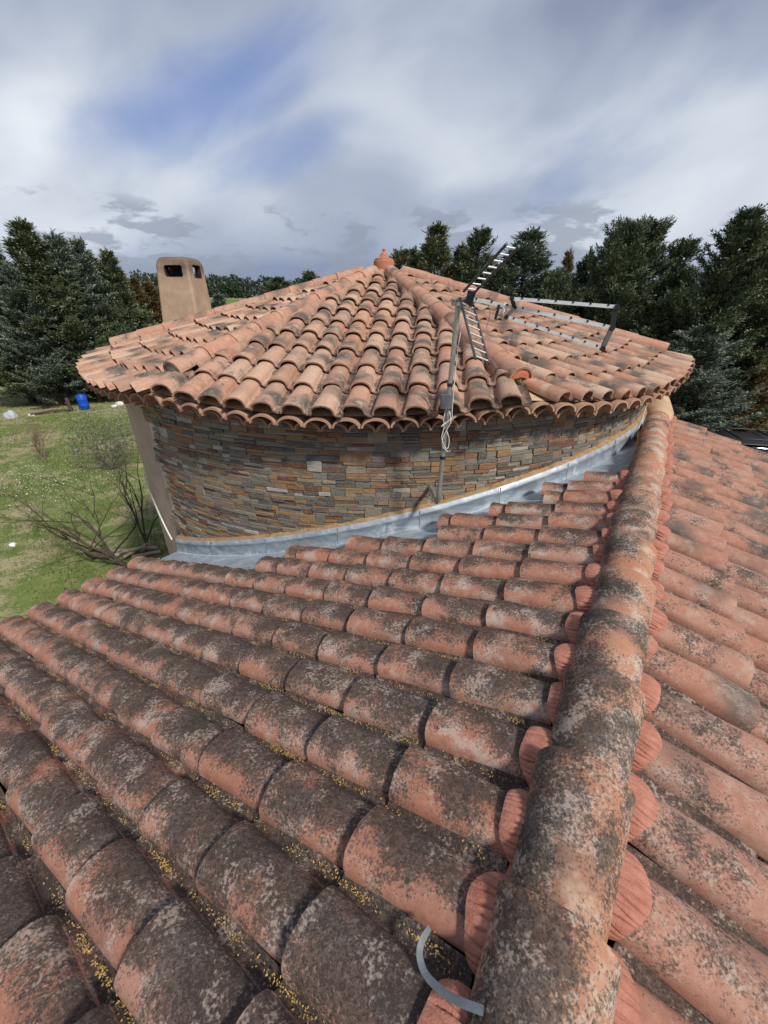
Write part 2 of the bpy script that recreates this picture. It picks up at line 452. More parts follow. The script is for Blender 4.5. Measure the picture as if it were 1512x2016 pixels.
def ground_mat():
    m, t, b = new_mat('lawn')
    geo = t.node('ShaderNodeNewGeometry')
    p = geo.outputs['Position']
    n1 = t.noise(p, 0.28, 4, 0.6, 0.5)
    n2 = t.noise(p, 2.2, 5, 0.65)
    n3 = t.noise(p, 22, 3, 0.6)
    c = t.ramp(t.math('ADD', t.math('MULTIPLY', n2, 0.55), t.math('MULTIPLY', n3, 0.45)),
               [(0.3, (0.085, 0.125, 0.035)), (0.5, (0.155, 0.20, 0.06)), (0.72, (0.27, 0.28, 0.11))])
    dry = t.step(t.math('ADD', n1, t.math('MULTIPLY', t.math('SUBTRACT', n2, 0.5), 0.7)), 0.43, 0.62)
    c = t.mix(t.math('MULTIPLY', dry, 0.85), c, t.mix(n3, (0.30, 0.25, 0.14), (0.46, 0.39, 0.26)))
    t.put(b.inputs['Base Color'], c)
    b.inputs['Roughness'].default_value = 0.95
    b.inputs['Specular IOR Level'].default_value = 0.1
    t.put(b.inputs['Normal'], t.bump(n3, 0.6, 0.06))
    return m


M['lawn'] = ground_mat()
M['field'] = simple_mat('young_crop', (0.10, 0.17, 0.035), (0.15, 0.22, 0.055), 0.03, 0.95, 0.1, 0.3, 0.05)
M['dry_hill'] = simple_mat('dry_slope', (0.33, 0.26, 0.17), (0.42, 0.34, 0.23), 0.05, 0.95, 0.1, 0.0)


# ------------------------------------------------------------------ mesh helpers
class MB:
    """collects vertices, faces and per-corner UVs for one mesh"""

    def __init__(self):
        self.v, self.f, self.uv, self.sm, self.mi = [], [], [], [], []

    def add(self, verts, faces, uvs=None, smooth=True, mi=0):
        o = len(self.v)
        self.v += [tuple(x) for x in verts]
        for fc in faces:
            self.f.append(tuple(i + o for i in fc))
            self.sm.append(smooth)
            self.mi.append(mi)
            self.uv += [(uvs[i] if uvs else (0.5, 0.3)) for i in fc]

    def grid(self, rows, smooth=True, closed=False, uv=True, flip=False):
        """rows: list of equal-length vertex rows"""
        nr, nc = len(rows), len(rows[0])
        verts = [p for r in rows for p in r]
        uvs = [(i / max(1, nr - 1), j / max(1, nc - 1)) for i in range(nr) for j in range(nc)]
        faces = []
        for i in range(nr - 1):
            for j in range(nc if closed else nc - 1):
                j2 = (j + 1) % nc
                fc = (i * nc + j, i * nc + j2, (i + 1) * nc + j2, (i + 1) * nc + j)
                faces.append(fc[::-1] if flip else fc)
        self.add(verts, faces, uvs, smooth)

    def box(self, c, s, rot=None, smooth=False):
        vs = []
        for sx in (-.5, .5):
            for sy in (-.5, .5):
                for sz in (-.5, .5):
                    p = Vector((sx * s[0], sy * s[1], sz * s[2]))
                    if rot is not None:
                        p = rot @ p
                    vs.append(p + Vector(c))
        self.add(vs, [(0, 1, 3, 2), (4, 6, 7, 5), (0, 4, 5, 1), (2, 3, 7, 6), (0, 2, 6, 4), (1, 5, 7, 3)], None, smooth)

    def tube(self, pts, rad, n=8, caps=True):
        pts = [Vector(p) for p in pts]
        rads = rad if isinstance(rad, (list, tuple)) else [rad] * len(pts)
        rows = []
        prev = None
        for i, p in enumerate(pts):
            d = (pts[min(i + 1, len(pts) - 1)] - pts[max(i - 1, 0)])
            d = d.normalized() if d.length > 1e-9 else Vector((0, 0, 1))
            if prev is None:
                a = Vector((0, 0, 1)) if abs(d.z) < 0.9 else Vector((1, 0, 0))
                x = d.cross(a).normalized()
            else:
                x = (prev - d * prev.dot(d)).normalized()
            prev = x
            y = d.cross(x)
            rows.append([p + (x * math.cos(2 * PI * k / n) + y * math.sin(2 * PI * k / n)) * rads[i] for k in range(n)])
        self.grid(rows, True, True)
        if caps:
            for rw, fl in ((rows[0], True), (rows[-1], False)):
                idx = tuple(range(n))
                self.add(rw, [idx[::-1] if fl else idx], None, False)

    def lathe(self, prof, c=(0, 0, 0), n=24):
        rows = [[(c[0] + r * math.cos(2 * PI * k / n), c[1] + r * math.sin(2 * PI * k / n), c[2] + z) for k in range(n)] for r, z in prof]
        self.grid(rows, True, True, flip=False)

    def mesh(self, name, mat, off=(0, 0, 0)):
        me = bpy.data.meshes.new(name)
        ox, oy, oz = off
        me.from_pydata([(x - ox, y - oy, z - oz) for x, y, z in self.v], [], self.f)
        uvl = me.uv_layers.new(name='UVMap')
        uvl.data.foreach_set('uv', np.array(self.uv, dtype=np.float32).ravel())
        me.polygons.foreach_set('use_smooth', np.array(self.sm, dtype=bool))
        mats = mat if isinstance(mat, (list, tuple)) else [mat]
        for mm in mats:
            me.materials.append(mm)
        if len(mats) > 1:
            me.polygons.foreach_set('material_index', np.array(self.mi, dtype=np.int32))
        me.update()
        return me


BASE = {}


def tag(o, label=None, cat=None, group=None, kind=None):
    for k, v in (('label', label), ('category', cat), ('group', group), ('kind', kind)):
        if v:
            o[k] = v
    return o


def empty(name, loc, label=None, cat=None, group=None):
    o = bpy.data.objects.new(name, None)
    o.location = loc
    o.empty_display_size = 0.2
    COL.objects.link(o)
    BASE[o] = Vector(loc)
    return tag(o, label, cat, group)


def part(name, mb, mat, parent):
    """one mesh object in world coordinates under a thing or a part"""
    b = BASE[parent]
    o = bpy.data.objects.new(name, mb.mesh(name, mat, b))
    COL.objects.link(o)
    o.parent = parent
    BASE[o] = b
    return o


def place(name, me, Mw, parent):
    """one object with shared mesh data at a world matrix under a thing or a part"""
    o = bpy.data.objects.new(name, me)
    COL.objects.link(o)
    o.parent = parent
    o.matrix_basis = Matrix.Translation(-BASE[parent]) @ Mw
    return o


def single(name, mb, mat, label, cat, group=None, kind=None, loc=(0, 0, 0)):
    o = bpy.data.objects.new(name, mb.mesh(name, mat, loc))
    o.location = loc
    COL.objects.link(o)
    BASE[o] = Vector(loc)
    return tag(o, label, cat, group, kind)


def frame(x, y, z, o):
    m = Matrix.Identity(4)
    for i, a in enumerate((x, y, z)):
        m[0][i], m[1][i], m[2][i] = a
    m[0][3], m[1][3], m[2][3] = o
    return m


cP, sP = math.cos(PITCH), math.sin(PITCH)


def project(p):
    x, y, z = p[0], p[1], p[2] - CZ
    fw = y * cP - z * sP
    if fw < 0.05:
        return None
    return 756 + FPX * x / fw, 1008 - FPX * (y * sP + z * cP) / fw, fw


def ray(u, v):
    a, b = (u - 756) / FPX, (1008 - v) / FPX
    return Vector((a, cP + sP * b, -sP + cP * b))


def on_z(u, v, z):
    d = ray(u, v)
    k = (z - CZ) / d.z
    return Vector((d.x * k, d.y * k, z))


def on_y(u, v, y):
    d = ray(u, v)
    k = y / d.y
    return Vector((d.x * k, y, CZ + d.z * k))


# ------------------------------------------------------------------ place geometry
TH = math.radians(33)
RD = Vector((math.sin(TH), math.cos(TH), 0))       # along the ridge, away from the viewer
LD = Vector((-math.cos(TH), math.sin(TH), 0))      # down the near slope, horizontally
OFF = 0.129
HB = 1.445                                          # tile bed at the ridge line, below the eye
MS = 0.30                                           # roof pitch (rise over run)
PITCHW = 0.2526
EXPO = 0.395
RPT = -OFF * LD                                     # foot of the eye on the ridge line


def roof_pt(t, n, dz=0.0, side=1):
    """t along the ridge, n out from the ridge (side 1: near slope, -1: the other one)"""
    p = RPT + RD * t + LD * (n * side)
    return Vector((p.x, p.y, CZ - HB - MS * n + dz))


TC = Vector((0.0, 7.6, 0.0))                        # tower axis
RW = 4.10                                           # wall, face of the stone
RE = 4.42                                           # tips of the eave tiles
ZA = CZ + 0.36                                      # apex of the tower roof bed
MT = 0.275
HIP0 = -28.5


def tower_pt(az, r, z):
    a = math.radians(az)
    return Vector((TC.x + r * math.sin(a), TC.y - r * math.cos(a), z))


def tower_roof_z(az, r):
    k = round((az - HIP0 - 22.5) / 45.0)
    d = math.radians(az - (HIP0 + 22.5 + 45 * k))
    return ZA - MT * r * math.cos(d)


def wall_base_z(az, r=RW + 0.03):
    p = tower_pt(az, r, 0)
    n = LD.dot(p) + OFF
    return CZ - HB - 0.035 - MS * n


# ------------------------------------------------------------------ the setting
g = MB()
N = 40
ext = 2600.0
g.add([(-ext, -ext, 0), (ext, -ext, 0), (ext, ext, 0), (-ext, ext, 0)], [(0, 1, 2, 3)], None, False)
single('ground', g, M['lawn'], 'green lawn with dry patches around the house', 'lawn', kind='structure')
g = MB()
g.add([(-200, 62, 0.05), (60, 62, 0.05), (220, 1080, 0.05), (-980, 1080, 0.05)], [(0, 1, 2, 3)], None, False)
single('crop_field', g, M['field'], 'bright green crop field beyond the chimney', 'field', kind='structure')
g = MB()
rows = []
for i in range(14):
    x = -520 + i * 36
    hh = 9.0 * math.exp(-((x + 290) / 60.0) ** 2) + 0.02
    rows.append([(x, 255 - abs(x + 150) * 0.1, 0.0), (x, 300, hh * 0.8), (x, 380, hh * 1.2)])
g.grid(rows)
single('hill', g, M['dry_hill'], 'low dry hillside behind the dark cypress row', 'hill', kind='structure')

# ------------------------------------------------------------------ house with two roof slopes
house = empty('house', (RPT.x + RD.x * 2, RPT.y + RD.y * 2, 0), 'house with weathered terracotta tile roof and thick ridge in the foreground', 'house')
T0, T1 = -3.2, 6.78
NL, NR = 4.92, 4.6
ROW0 = 0.531
wb = MB()
zt_l, zt_r = CZ - HB - MS * 4.55 - 0.16, CZ - HB - MS * 4.3 - 0.16
prof = [(4.55, 0.0), (4.55, zt_l), (0.0, CZ - HB - 0.16), (-4.3, zt_r), (-4.3, 0.0)]
ringA = [RPT + RD * (T0 + 0.25) + LD * n + Vector((0, 0, z)) for n, z in prof]
ringB = [RPT + RD * (T1 - 0.12) + LD * n + Vector((0, 0, z)) for n, z in prof]
wb.add(ringA + ringB, [(0, 1, 2, 3, 4)[::-1], (5, 6, 7, 8, 9), (0, 1, 6, 5), (3, 4, 9, 8)], None, False)
part('wall', wb, M['house_wall'], house)


def deck(side, nmax):
    d = MB()
    th = 0.10
    top = [roof_pt(T0, 0.0, -0.06, side), roof_pt(T1, 0.0, -0.06, side), roof_pt(T1, nmax, -0.06, side), roof_pt(T0, nmax, -0.06, side)]
    bot = [p - Vector((0, 0, th)) for p in top]
    d.add(top + bot, [(0, 1, 2, 3) if side < 0 else (3, 2, 1, 0), (4, 5, 6, 7), (0, 4, 5, 1), (1, 5, 6, 2), (2, 6, 7, 3), (3, 7, 4, 0)], None, False)
    return part('roof_slope', d, M['deck'], house)


deck_l = deck(1, NL - 0.08)
deck_r = deck(-1, NR - 0.06)
deck_l['label'] = 'roof slope falling towards the lawn, dark with lichen'
deck_r['label'] = 'cleaner pinkish roof slope beyond the ridge'


# ---- tile meshes: x runs down the slope and ends at 0, y across, z up
def tile_geo(mb, length, seed, P=PITCHW, hw=0.112, H=0.086, th=0.014, full=False, Mx=None, nseg=12, nx=3, cover_only=False, mirror=False):
    rr = random.Random(seed)
    hw *= rr.uniform(0.97, 1.03)
    H *= rr.uniform(0.95, 1.05)
    ph = rr.uniform(0, 6)
    jag = [0.0035 * math.sin(j * 0.6 + ph) + rr.uniform(-0.0015, 0.0015) for j in range(nseg + 5)]
    sag = rr.uniform(-0.002, 0.004)

    def ring(x, dz, sc, inner, jagged):
        pts = []
        o = th if inner else 0.0
        for i in range(nseg + 1):
            a = PI * i / nseg
            y = -(hw * sc - o) * math.cos(a)
            z = (H * sc - o) * (math.sin(a) ** 0.80 if math.sin(a) > 1e-6 else 0.0)
            pts.append((x + (jag[i] if jagged else 0), y, z + dz + (0.004 * (1 - i / nseg))))
        if not cover_only:
            zb = -o
            e = P - hw
            pts[-1] = (pts[-1][0], pts[-1][1], pts[-1][2] + 0.004 + (0 if inner else 0))
            for yy, zz in ((hw * sc + 0.014, -0.004), ((hw + e) / 2, -0.008), (e - 0.004, -0.004), (e + 0.016, 0.014)):
                pts.append((x + (jag[len(pts)] if jagged else 0), yy, zz + dz + zb))
        return pts

    def sc(x):
        return 1.0 - 0.19 * (-x / length)

    def lift(x):
        return 0.027 * (1 + x / length)

    xs = [-length * (1 - i / (nx - 1)) for i in range(nx)]
    rows = []
    for k, x in enumerate(xs):
        rows.append(ring(x, lift(x) + (sag if 0 < k < nx - 1 else 0), sc(x), False, k == nx - 1))
    nc = len(rows[0])
    sub = MB()
    verts = [p for r in rows for p in r]
    vv = [0.72 * i / nseg for i in range(nseg + 1)] + [0.80, 0.87, 0.94, 1.0]
    uvs = [(i / (nx - 1), vv[j]) for i in range(nx) for j in range(nc)]
    faces = [(i * nc + j, (i + 1) * nc + j, (i + 1) * nc + j + 1, i * nc + j + 1) for i in range(nx - 1) for j in range(nc - 1)]
    sub.add(verts, faces, uvs, True)
    # lower rim
    out = rows[-1]
    inn = [(o[0] - 0.001, i2[1], i2[2]) for o, i2 in zip(out, ring(0, lift(0), 1.0, True, False))]
    ru = [(1.0, vv[j]) for j in range(nc)]
    sub.add(out + inn, [(j, nc + j, nc + j + 1, j + 1) for j in range(nc - 1)], ru + ru, True)
    # side lip of the cover
    top = [r[0] for r in rows]
    low = [(x, y + 0.006, z - th) for x, y, z in top]
    n = len(top)
    sub.add(top + low, [(i, n + i, n + i + 1, i + 1) for i in range(n - 1)], [(0.5, 0.02)] * (2 * n), True)
    if full:
        ir = [ring(x, lift(x), sc(x), True, False) for x in (xs[0], xs[-1])]
        ir[1] = inn
        iv = [p for r in ir for p in r]
        sub.add(iv, [(j, j + 1, nc + j + 1, nc + j) for j in range(nc - 1)], [(0.5, 0.3)] * len(iv), True)
    if mirror:                                   # laid with the open edge on the other side
        sub.v = [(x, -y, z) for x, y, z in sub.v]
        uvn, k_ = [], 0
        for fc in sub.f:
            uvn += sub.uv[k_:k_ + len(fc)][::-1]
            k_ += len(fc)
        sub.uv = uvn
        sub.f = [fc[::-1] for fc in sub.f]
    if Mx is not None:
        sub.v = [tuple(Mx @ Vector(p)) for p in sub.v]
    mb_o = len(mb.v)
    mb.v += sub.v
    mb.f += [tuple(i + mb_o for i in f) for f in sub.f]
    mb.uv += sub.uv
    mb.sm += sub.sm
    mb.mi += sub.mi


TILE_CACHE = {}


def tile_mesh(kind, length, var, full=False):
    L = round(length * 50) / 50.0
    key = (kind, L, var, full)
    if key not in TILE_CACHE:
        b = MB()
        tile_geo(b, max(0.08, L), var * 17 + 3, full=full, mirror=kind == 'tile_left', hw=0.099 if kind == 'tile_tower' else 0.112)
        TILE_CACHE[key] = b.mesh('roof_tile', M[kind])
    return TILE_CACHE[key]


NV = 6
TL = 0.455
spots = []   # (score, kind, length, variant, matrix, deck, full)


def score(Mw):
    q = project(Mw.translation + Mw.col[0].xyz * -0.2)
    if q is None:
        return 0.0
    u, v, d = q
    if u < -90 or u > 1602 or v < -60 or v > 2150:
        return 0.0
    return 1.0 / d


def tile_matrix(origin, down, lat, up, rr, big=1.0):
    yaw = rr.gauss(0, 0.007) * big
    roll = rr.gauss(0, 0.009) * big
    d2 = (down + lat * yaw + up * rr.gauss(0, 0.004)).normalized()
    l2 = (lat + up * roll)
    l2 = (l2 - d2 * l2.dot(d2)).normalized()
    u2 = d2.cross(l2)
    return frame(d2, l2, u2, origin + lat * rr.gauss(0, 0.004) + down * rr.gauss(0, 0.006))


house_spots = []
cfac = math.sqrt(1 + MS * MS)
rr = random.Random(11)
for side, kind in ((1, 'tile_left'), (-1, 'tile_right')):
    down = (LD * side + Vector((0, 0, -MS))).normalized()
    lat = -RD * side
    up = down.cross(lat)
    nmax = NL if side > 0 else NR
    for i in range(-14, 25):
        t = ROW0 + i * PITCHW
        if t > T1 - 0.10 or t < T0 + 0.1:
            continue
        if side > 0 and t > 4.18:
            continue
        rowj = rr.gauss(0, 0.012)
        j = 1
        stop = False
        while not stop:
            n = 0.14 + EXPO * j + rowj
            length = TL * cfac if j > 1 else 0.42
            if n > nmax:
                break
            o = roof_pt(t, n, 0.0, side)
            cut = 0
            if side > 0:
                lim = RW + 0.30 + 0.07 * math.sin(i * 2.3) + (0.10 if i % 3 == 0 else 0)
                dd = (o - TC).to_2d().length
                if dd < lim:
                    # shorten the last tile where it meets the metal valley
                    nn = n
                    while nn > n - EXPO and (roof_pt(t, nn, 0, side) - TC).to_2d().length < lim:
                        nn -= 0.02
                    if nn < n - EXPO + 0.12:
                        break
                    length -= (n - nn) * cfac
                    n = nn
                    o = roof_pt(t, n, 0.0, side)
                    stop = True
            Mw = tile_matrix(o, down, lat, up, rr)
            house_spots.append((score(Mw), kind, length, rr.randrange(NV), Mw, deck_l if side > 0 else deck_r, n > nmax - EXPO))
            j += 1


def emit(spots, limit, name, thing):
    spots.sort(key=lambda s: -s[0])
    rest = {}
    for k, (sc, kind, length, var, Mw, par, full) in enumerate(spots):
        if k < limit and sc > 0:
            place(name, tile_mesh(kind, length, var, full), Mw, par)
        else:
            b = rest.setdefault((kind, par), MB())
            tile_geo(b, length, var * 17 + 3, full=full, Mx=Mw, nseg=8, nx=2, mirror=kind == 'tile_left', hw=0.099 if kind == 'tile_tower' else 0.112)
    for (kind, par), b in rest.items():
        o = part('outlying_tiles', b, M[kind], par)
        o['kind'] = 'stuff'


emit(house_spots, 298, 'roof_tile', house)

# ---- ridge tiles
RR = 0.140


def arch_mesh(mb, length, r0, r1, h0, h1, th=0.016, seg=14, seed=0, rim=True, nx=4):
    """half-round tile along +x: narrow end (r0) at x=0, wide end (r1) at x=length"""
    rr = random.Random(seed)
    ph = rr.uniform(0, 6)
    jag = [0.004 * math.sin(j * 0.55 + ph) + rr.uniform(-0.0012, 0.0012) for j in range(seg + 1)]
    rows = []
    for k in range(nx):
        f = k / (nx - 1)
        r, h = r0 + (r1 - r0) * f, h0 + (h1 - h0) * f
        rows.append([(length * f + (jag[j] if k == nx - 1 else 0), r * math.cos(PI * j / seg), h * math.sin(PI * j / seg)) for j in range(seg + 1)])
    mb.grid(rows)
    for row, r, h, x, fl in ((rows[-1], r1, h1, length, False), (rows[0], r0, h0, 0, True)):
        inn = [(row[j][0], (r - th) * math.cos(PI * j / seg), (h - th) * math.sin(PI * j / seg)) for j in range(seg + 1)]
        mb.grid([row, inn], flip=fl)
    ir = [[(x, (r - th) * math.cos(PI * j / seg), (h - th) * math.sin(PI * j / seg)) for j in range(seg + 1)] for x, r, h in ((0, r0, h0), (length, r1, h1))]
    mb.grid(ir, flip=True)


ridge_meshes = []
for s in range(4):
    b = MB()
    arch_mesh(b, 0.45, RR * 0.83, RR * 1.06, 0.092, 0.122, seed=s, seg=20, th=0.018)
    ridge_meshes.append(b.mesh('ridge_tile', M['tile_ridge']))
rr = random.Random(5)
t = 0.54 - 0.405 * 8
zr = CZ - 1.402
k = 0
while t < 6.35:
    p = RPT + RD * (t + rr.gauss(0, 0.006)) + LD * rr.gauss(0, 0.006)
    d = (RD + LD * rr.gauss(0, 0.012) + Vector((0, 0, 0.06))).normalized()
    l = Vector((0, 0, 1)).cross(d).normalized()
    if t + 0.45 > 0.1:
        place('ridge_tile', ridge_meshes[k % 4], frame(d, l, d.cross(l), (p.x, p.y, zr - 0.024 + rr.gauss(0, 0.004))), house)
    t += 0.405
    k += 1
# bedding under the ridge
b = MB()
for side in (1, -1):
    pr = []
    for i in range(60):
        tt = T0 + (T1 - 0.1 - T0) * i / 59
        w = 0.118 + 0.008 * math.sin(i * 1.7)
        pr.append([roof_pt(tt, 0.0, 0.09, side), roof_pt(tt, w * 0.9, 0.075, side), roof_pt(tt, w + 0.012, -0.02, side)])
    b.grid(pr, flip=side < 0)
part('ridge_bedding', b, M['mortar_red'], house)


# ---- combed red mortar at the head of every tile row
def plug_mesh(seed):
    rr = random.Random(seed)
    b = MB()
    rows = []
    NA, NX = 170, 8
    reach = rr.uniform(0.0, 0.026)
    # creases left by the trowel, unevenly spaced
    cre = []
    a0 = rr.uniform(0.02, 0.07)
    while a0 < 0.98:
        cre.append((a0, rr.uniform(0.005, 0.012), rr.uniform(0.007, 0.012), rr.uniform(-0.10, 0.10), rr.uniform(0, 6)))
        a0 += rr.choice((0.04, 0.05, 0.065, 0.085))
    for i in range(NX):
        g = i / (NX - 1)
        x = -0.10 + (reach + 0.10) * g
        row = []
        for j in range(NA + 1):
            q = j / NA
            a = PI * (0.01 + 0.98 * q)
            dep = 0.0
            for c0, dp, wd_, sl, p_ in cre:
                dq = (q - c0 - sl * (g - 0.5) * 0.4 - 0.008 * math.sin(g * 5 + p_)) / wd_
                dep += dp * math.exp(-dq * dq)
            dep *= min(1.0, (1 - g) * 4)
            k = 0.90 + 0.175 * math.sin(min(1.0, g * 1.12) * PI * 0.62) - (0.05 if i == NX - 1 else 0)
            k += 0.012 * math.sin(q * 9 + seed)
            xx = x - 0.04 * (1 - math.sin(a)) * g + 0.004 * math.sin(q * 13 + seed) * g
            row.append((xx, -(0.108 * k - dep) * math.cos(a), (0.086 * k - dep) * math.sin(a) + 0.006))
        rows.append(row)
    b.grid(rows, flip=True)
    return b.mesh('mortar_plug', M['mortar_red'])


plugs = [plug_mesh(s) for s in range(6)]
rr = random.Random(8)
for side in (1, -1):
    down = (LD * side + Vector((0, 0, -MS))).normalized()
    lat = -RD * side
    up = down.cross(lat)
    for i in range(-4, 25):
        t = ROW0 + i * PITCHW
        if t > T1 - 0.1 or t < -0.6 or (side > 0 and t > 4.18):
            continue
        o = roof_pt(t, 0.162 + rr.gauss(0, 0.006), 0.003, side)
        place('mortar_plug', plugs[rr.randrange(6)], tile_matrix(o, down, lat, up, rr, 3.0), house)

# ---- plaster saddle where the ridge runs into the tower
b = MB()
rows = []
for i in range(9):
    f = i / 8
    tt = 6.22 + 0.75 * f
    r = 0.135 + 0.05 * f + 0.03 * math.sin(f * PI)
    h = 0.125 + 0.10 * f * f + 0.02 * math.sin(f * 7)
    c = RPT + RD * tt + LD * (0.06 * f * f)
    rows.append([c + LD * (-r * math.cos(PI * j / 12)) + Vector((0, 0, zr + h * math.sin(PI * j / 12) - (0.12 if j in (0, 12) else 0))) for j in range(13)])
b.grid(rows, flip=True)
b.add(rows[0], [tuple(range(13))], None, False)
part('ridge_saddle', b, M['mortar_tan'], house)

# ---- eave trim under the tile tips of the near slope, and the other one
b = MB()
for side, nm in ((1, NL), (-1, NR)):
    p = [roof_pt(tt, nm - 0.05 + dn, dz, side) for tt in (T0, T1 if side < 0 else 2.05) for dn, dz in ((0, -0.03), (0.05, -0.035), (0.05, -0.16), (0, -0.16))]
    b.add(p, [(0, 1, 5, 4), (1, 2, 6, 5), (2, 3, 7, 6), (3, 0, 4, 7), (3, 2, 1, 0), (4, 5, 6, 7)], None, False)
part('eave_trim', b, M['trim'], house)

# ------------------------------------------------------------------ tower
tower = empty('round_tower', (TC.x, TC.y, 0), 'round tower with slate cladding and fanned terracotta roof', 'tower')
b = MB()
NAZ = 96
rows = [[tower_pt(360 * k / NAZ, 4.062, z) for k in range(NAZ)] for z in (0.0, 1.5, 3.0, CZ - 0.82)]
b.grid(rows, True, True, flip=False)
rows = [[tower_pt(360 * k / NAZ, r, tower_roof_z(360 * k / NAZ, 4.3) - 0.10 + dz) for k in range(NAZ)] for r, dz in ((4.055, -0.06), (4.10, -0.02), (4.16, 0.04))]
b.grid(rows, True, True)
part('wall', b, M['plaster'], tower)

STONE_A0, STONE_A1 = -40.5, 72.0
# grout bed behind the stones
b = MB()
rows = []
for i in range(60):
    az = STONE_A0 + 0.3 + (STONE_A1 - STONE_A0 - 0.3) * i / 59
    rows.append([tower_pt(az, 4.078, wall_base_z(az) - 0.05), tower_pt(az, 4.078, tower_roof_z(az, 4.42) - 0.09)])
b.grid(rows, False)
part('grout_bed', b, M['grout'], tower)

# stones
rr = random.Random(21)
stones = []   # (az centre, z centre, width, height, depth)
z = CZ - 0.80
DEG = math.degrees(1 / RW)
zmin = CZ - 3.1


def stone_ok(az, z, h):
    return z + h * 0.5 > wall_base_z(az) + 0.12 and z + h * 0.5 < tower_roof_z(az, 4.42) - 0.06


band = 0
while z > zmin:
    H = rr.choice((0.075, 0.095, 0.11, 0.088))
    s = 0.0
    total = (STONE_A1 - STONE_A0) / DEG
    s = -rr.uniform(0, 0.1)
    while s < total:
        kind = rr.random()
        blk = rr.uniform(0.28, 0.62)
        if kind < 0.20:
            w = rr.uniform(0.09, 0.19)
            subs = [(0, H, [(s, w)])]
            blk = w
        elif kind < 0.58:
            a = rr.uniform(0.38, 0.62) * H
            subs = [(0, a, None), (a, H - a, None)]
        else:
            a = rr.uniform(0.24, 0.40) * H
            c = rr.uniform(0.28, 0.40) * H
            subs = [(0, a, None), (a, c, None), (a + c, H - a - c, None)]
        for z0, hh, lst in subs:
            if lst is None:
                lst = []
                q = s
                while q < s + blk - 1e-6:
                    w = rr.uniform(0.09, 0.27)
                    if s + blk - (q + w) < 0.07:
                        w = s + blk - q
                    lst.append((q, w))
                    q += w
            for q, w in lst:
                az = STONE_A0 + (q + w / 2) * DEG
                edge = STONE_A0 + q * DEG
                if edge < STONE_A0 - 0.6 or az > STONE_A1:
                    continue
                zc = z - z0 - hh / 2
                if stone_ok(az, zc, hh):
                    stones.append((az, zc, w - rr.uniform(0.003, 0.008), hh - rr.uniform(0.003, 0.007), rr.choice((0.008, 0.011, 0.015, 0.022))))
        s += blk
    z -= H
b = MB()
bv = 0.06
pts = []
for sx, sy in ((-1, -1), (1, -1), (1, 1), (-1, 1)):
    pts.append((sx * 0.5, sy * 0.5, 0.0))
for sx, sy in ((-1, -1), (1, -1), (1, 1), (-1, 1)):
    pts.append((sx * 0.5, sy * 0.5, 0.8))
for sx, sy in ((-1, -1), (1, -1), (1, 1), (-1, 1)):
    pts.append((sx * 0.49, sy * 0.46, 1.0))
SF = [(8, 9, 10, 11)]
for k in range(4):
    k2 = (k + 1) % 4
    SF += [(k, k2, 4 + k2, 4 + k), (4 + k, 4 + k2, 8 + k2, 8 + k)]
b.add(pts, SF, None, False)
stone_me = b.mesh('stone', M['stone'])


def stone_matrix(az, zc, w, h, d, rr):
    a = math.radians(az)
    tx = Vector((math.cos(a), math.sin(a), 0))
    out = Vector((math.sin(a), -math.cos(a), 0))
    tilt = rr.gauss(0, 0.02)
    o = tower_pt(az, 4.076, zc)
    tx2 = (tx + out * tilt).normalized()
    upv = Vector((0, 0, 1))
    m = frame(tx2 * w, upv * h, tx2.cross(upv) * d, o)
    return m


def az_visible(az):
    return math.cos(math.radians(az)) > RW / TC.y - 0.02


sc = []
for st in stones:
    q = project(tower_pt(st[0], RW, st[1]))
    vis = az_visible(st[0])
    fac = max(0.02, math.cos(math.radians(st[0])) - RW / TC.y) if vis else 0
    sc.append(st[2] * st[3] * fac / (q[2] ** 2))
order = sorted(range(len(stones)), key=lambda i: -sc[i])
rest = MB()
for k, i in enumerate(order):
    st = stones[i]
    Mw = stone_matrix(*st, rr)
    if k < 298:
        place('stone', stone_me, Mw, tower)
    elif sc[i] > 0 or az_visible(st[0] - 12):
        rest.add([Mw @ Vector(p) for p in pts], SF, None, False)
o = part('stone_cladding', rest, M['stone'], tower)
o['kind'] = 'stuff'

# ---- cornice: two rows of half-round tiles pushed out under the eave
cm = []
for s in range(3):
    b = MB()
    arch_mesh(b, 0.34, 0.108, 0.117, 0.074, 0.080, th=0.017, seg=10, seed=40 + s, nx=2)
    cm.append(b.mesh('cornice_tile', M['tile_cornice']))
step = math.degrees(0.232 / 4.3)
for rowi, (rout, dz, sh) in enumerate(((4.40, -0.066, 0.0), (4.315, -0.122, 0.5))):
    az = -72 + sh * step
    while az < 72:
        a = math.radians(az)
        out = Vector((math.sin(a), -math.cos(a), 0))
        zz = tower_roof_z(az, 4.42)
        p = tower_pt(az, rout - 0.34, zz + dz)
        d = (out + Vector((0, 0, -0.05))).normalized()
        l = Vector((0, 0, 1)).cross(d).normalized()
        place('cornice_tile', cm[rr.randrange(3)], frame(d, l, d.cross(l), p), tower)
        az += step
# bedding between the cornice rows and the tiles
b = MB()
rows = []
for k in range(121):
    az = -75 + 150 * k / 120
    zz = tower_roof_z(az, 4.42)
    rows.append([tower_pt(az, 4.085, zz - 0.15), tower_pt(az, 4.12, zz - 0.115), tower_pt(az, 4.14, zz - 0.05), tower_pt(az, 4.22, zz - 0.045), tower_pt(az, 4.26, zz - 0.015), tower_pt(az, 4.34, zz - 0.008)])
b.grid(rows, False)
part('cornice_bedding', b, M['mortar_pale'], tower)

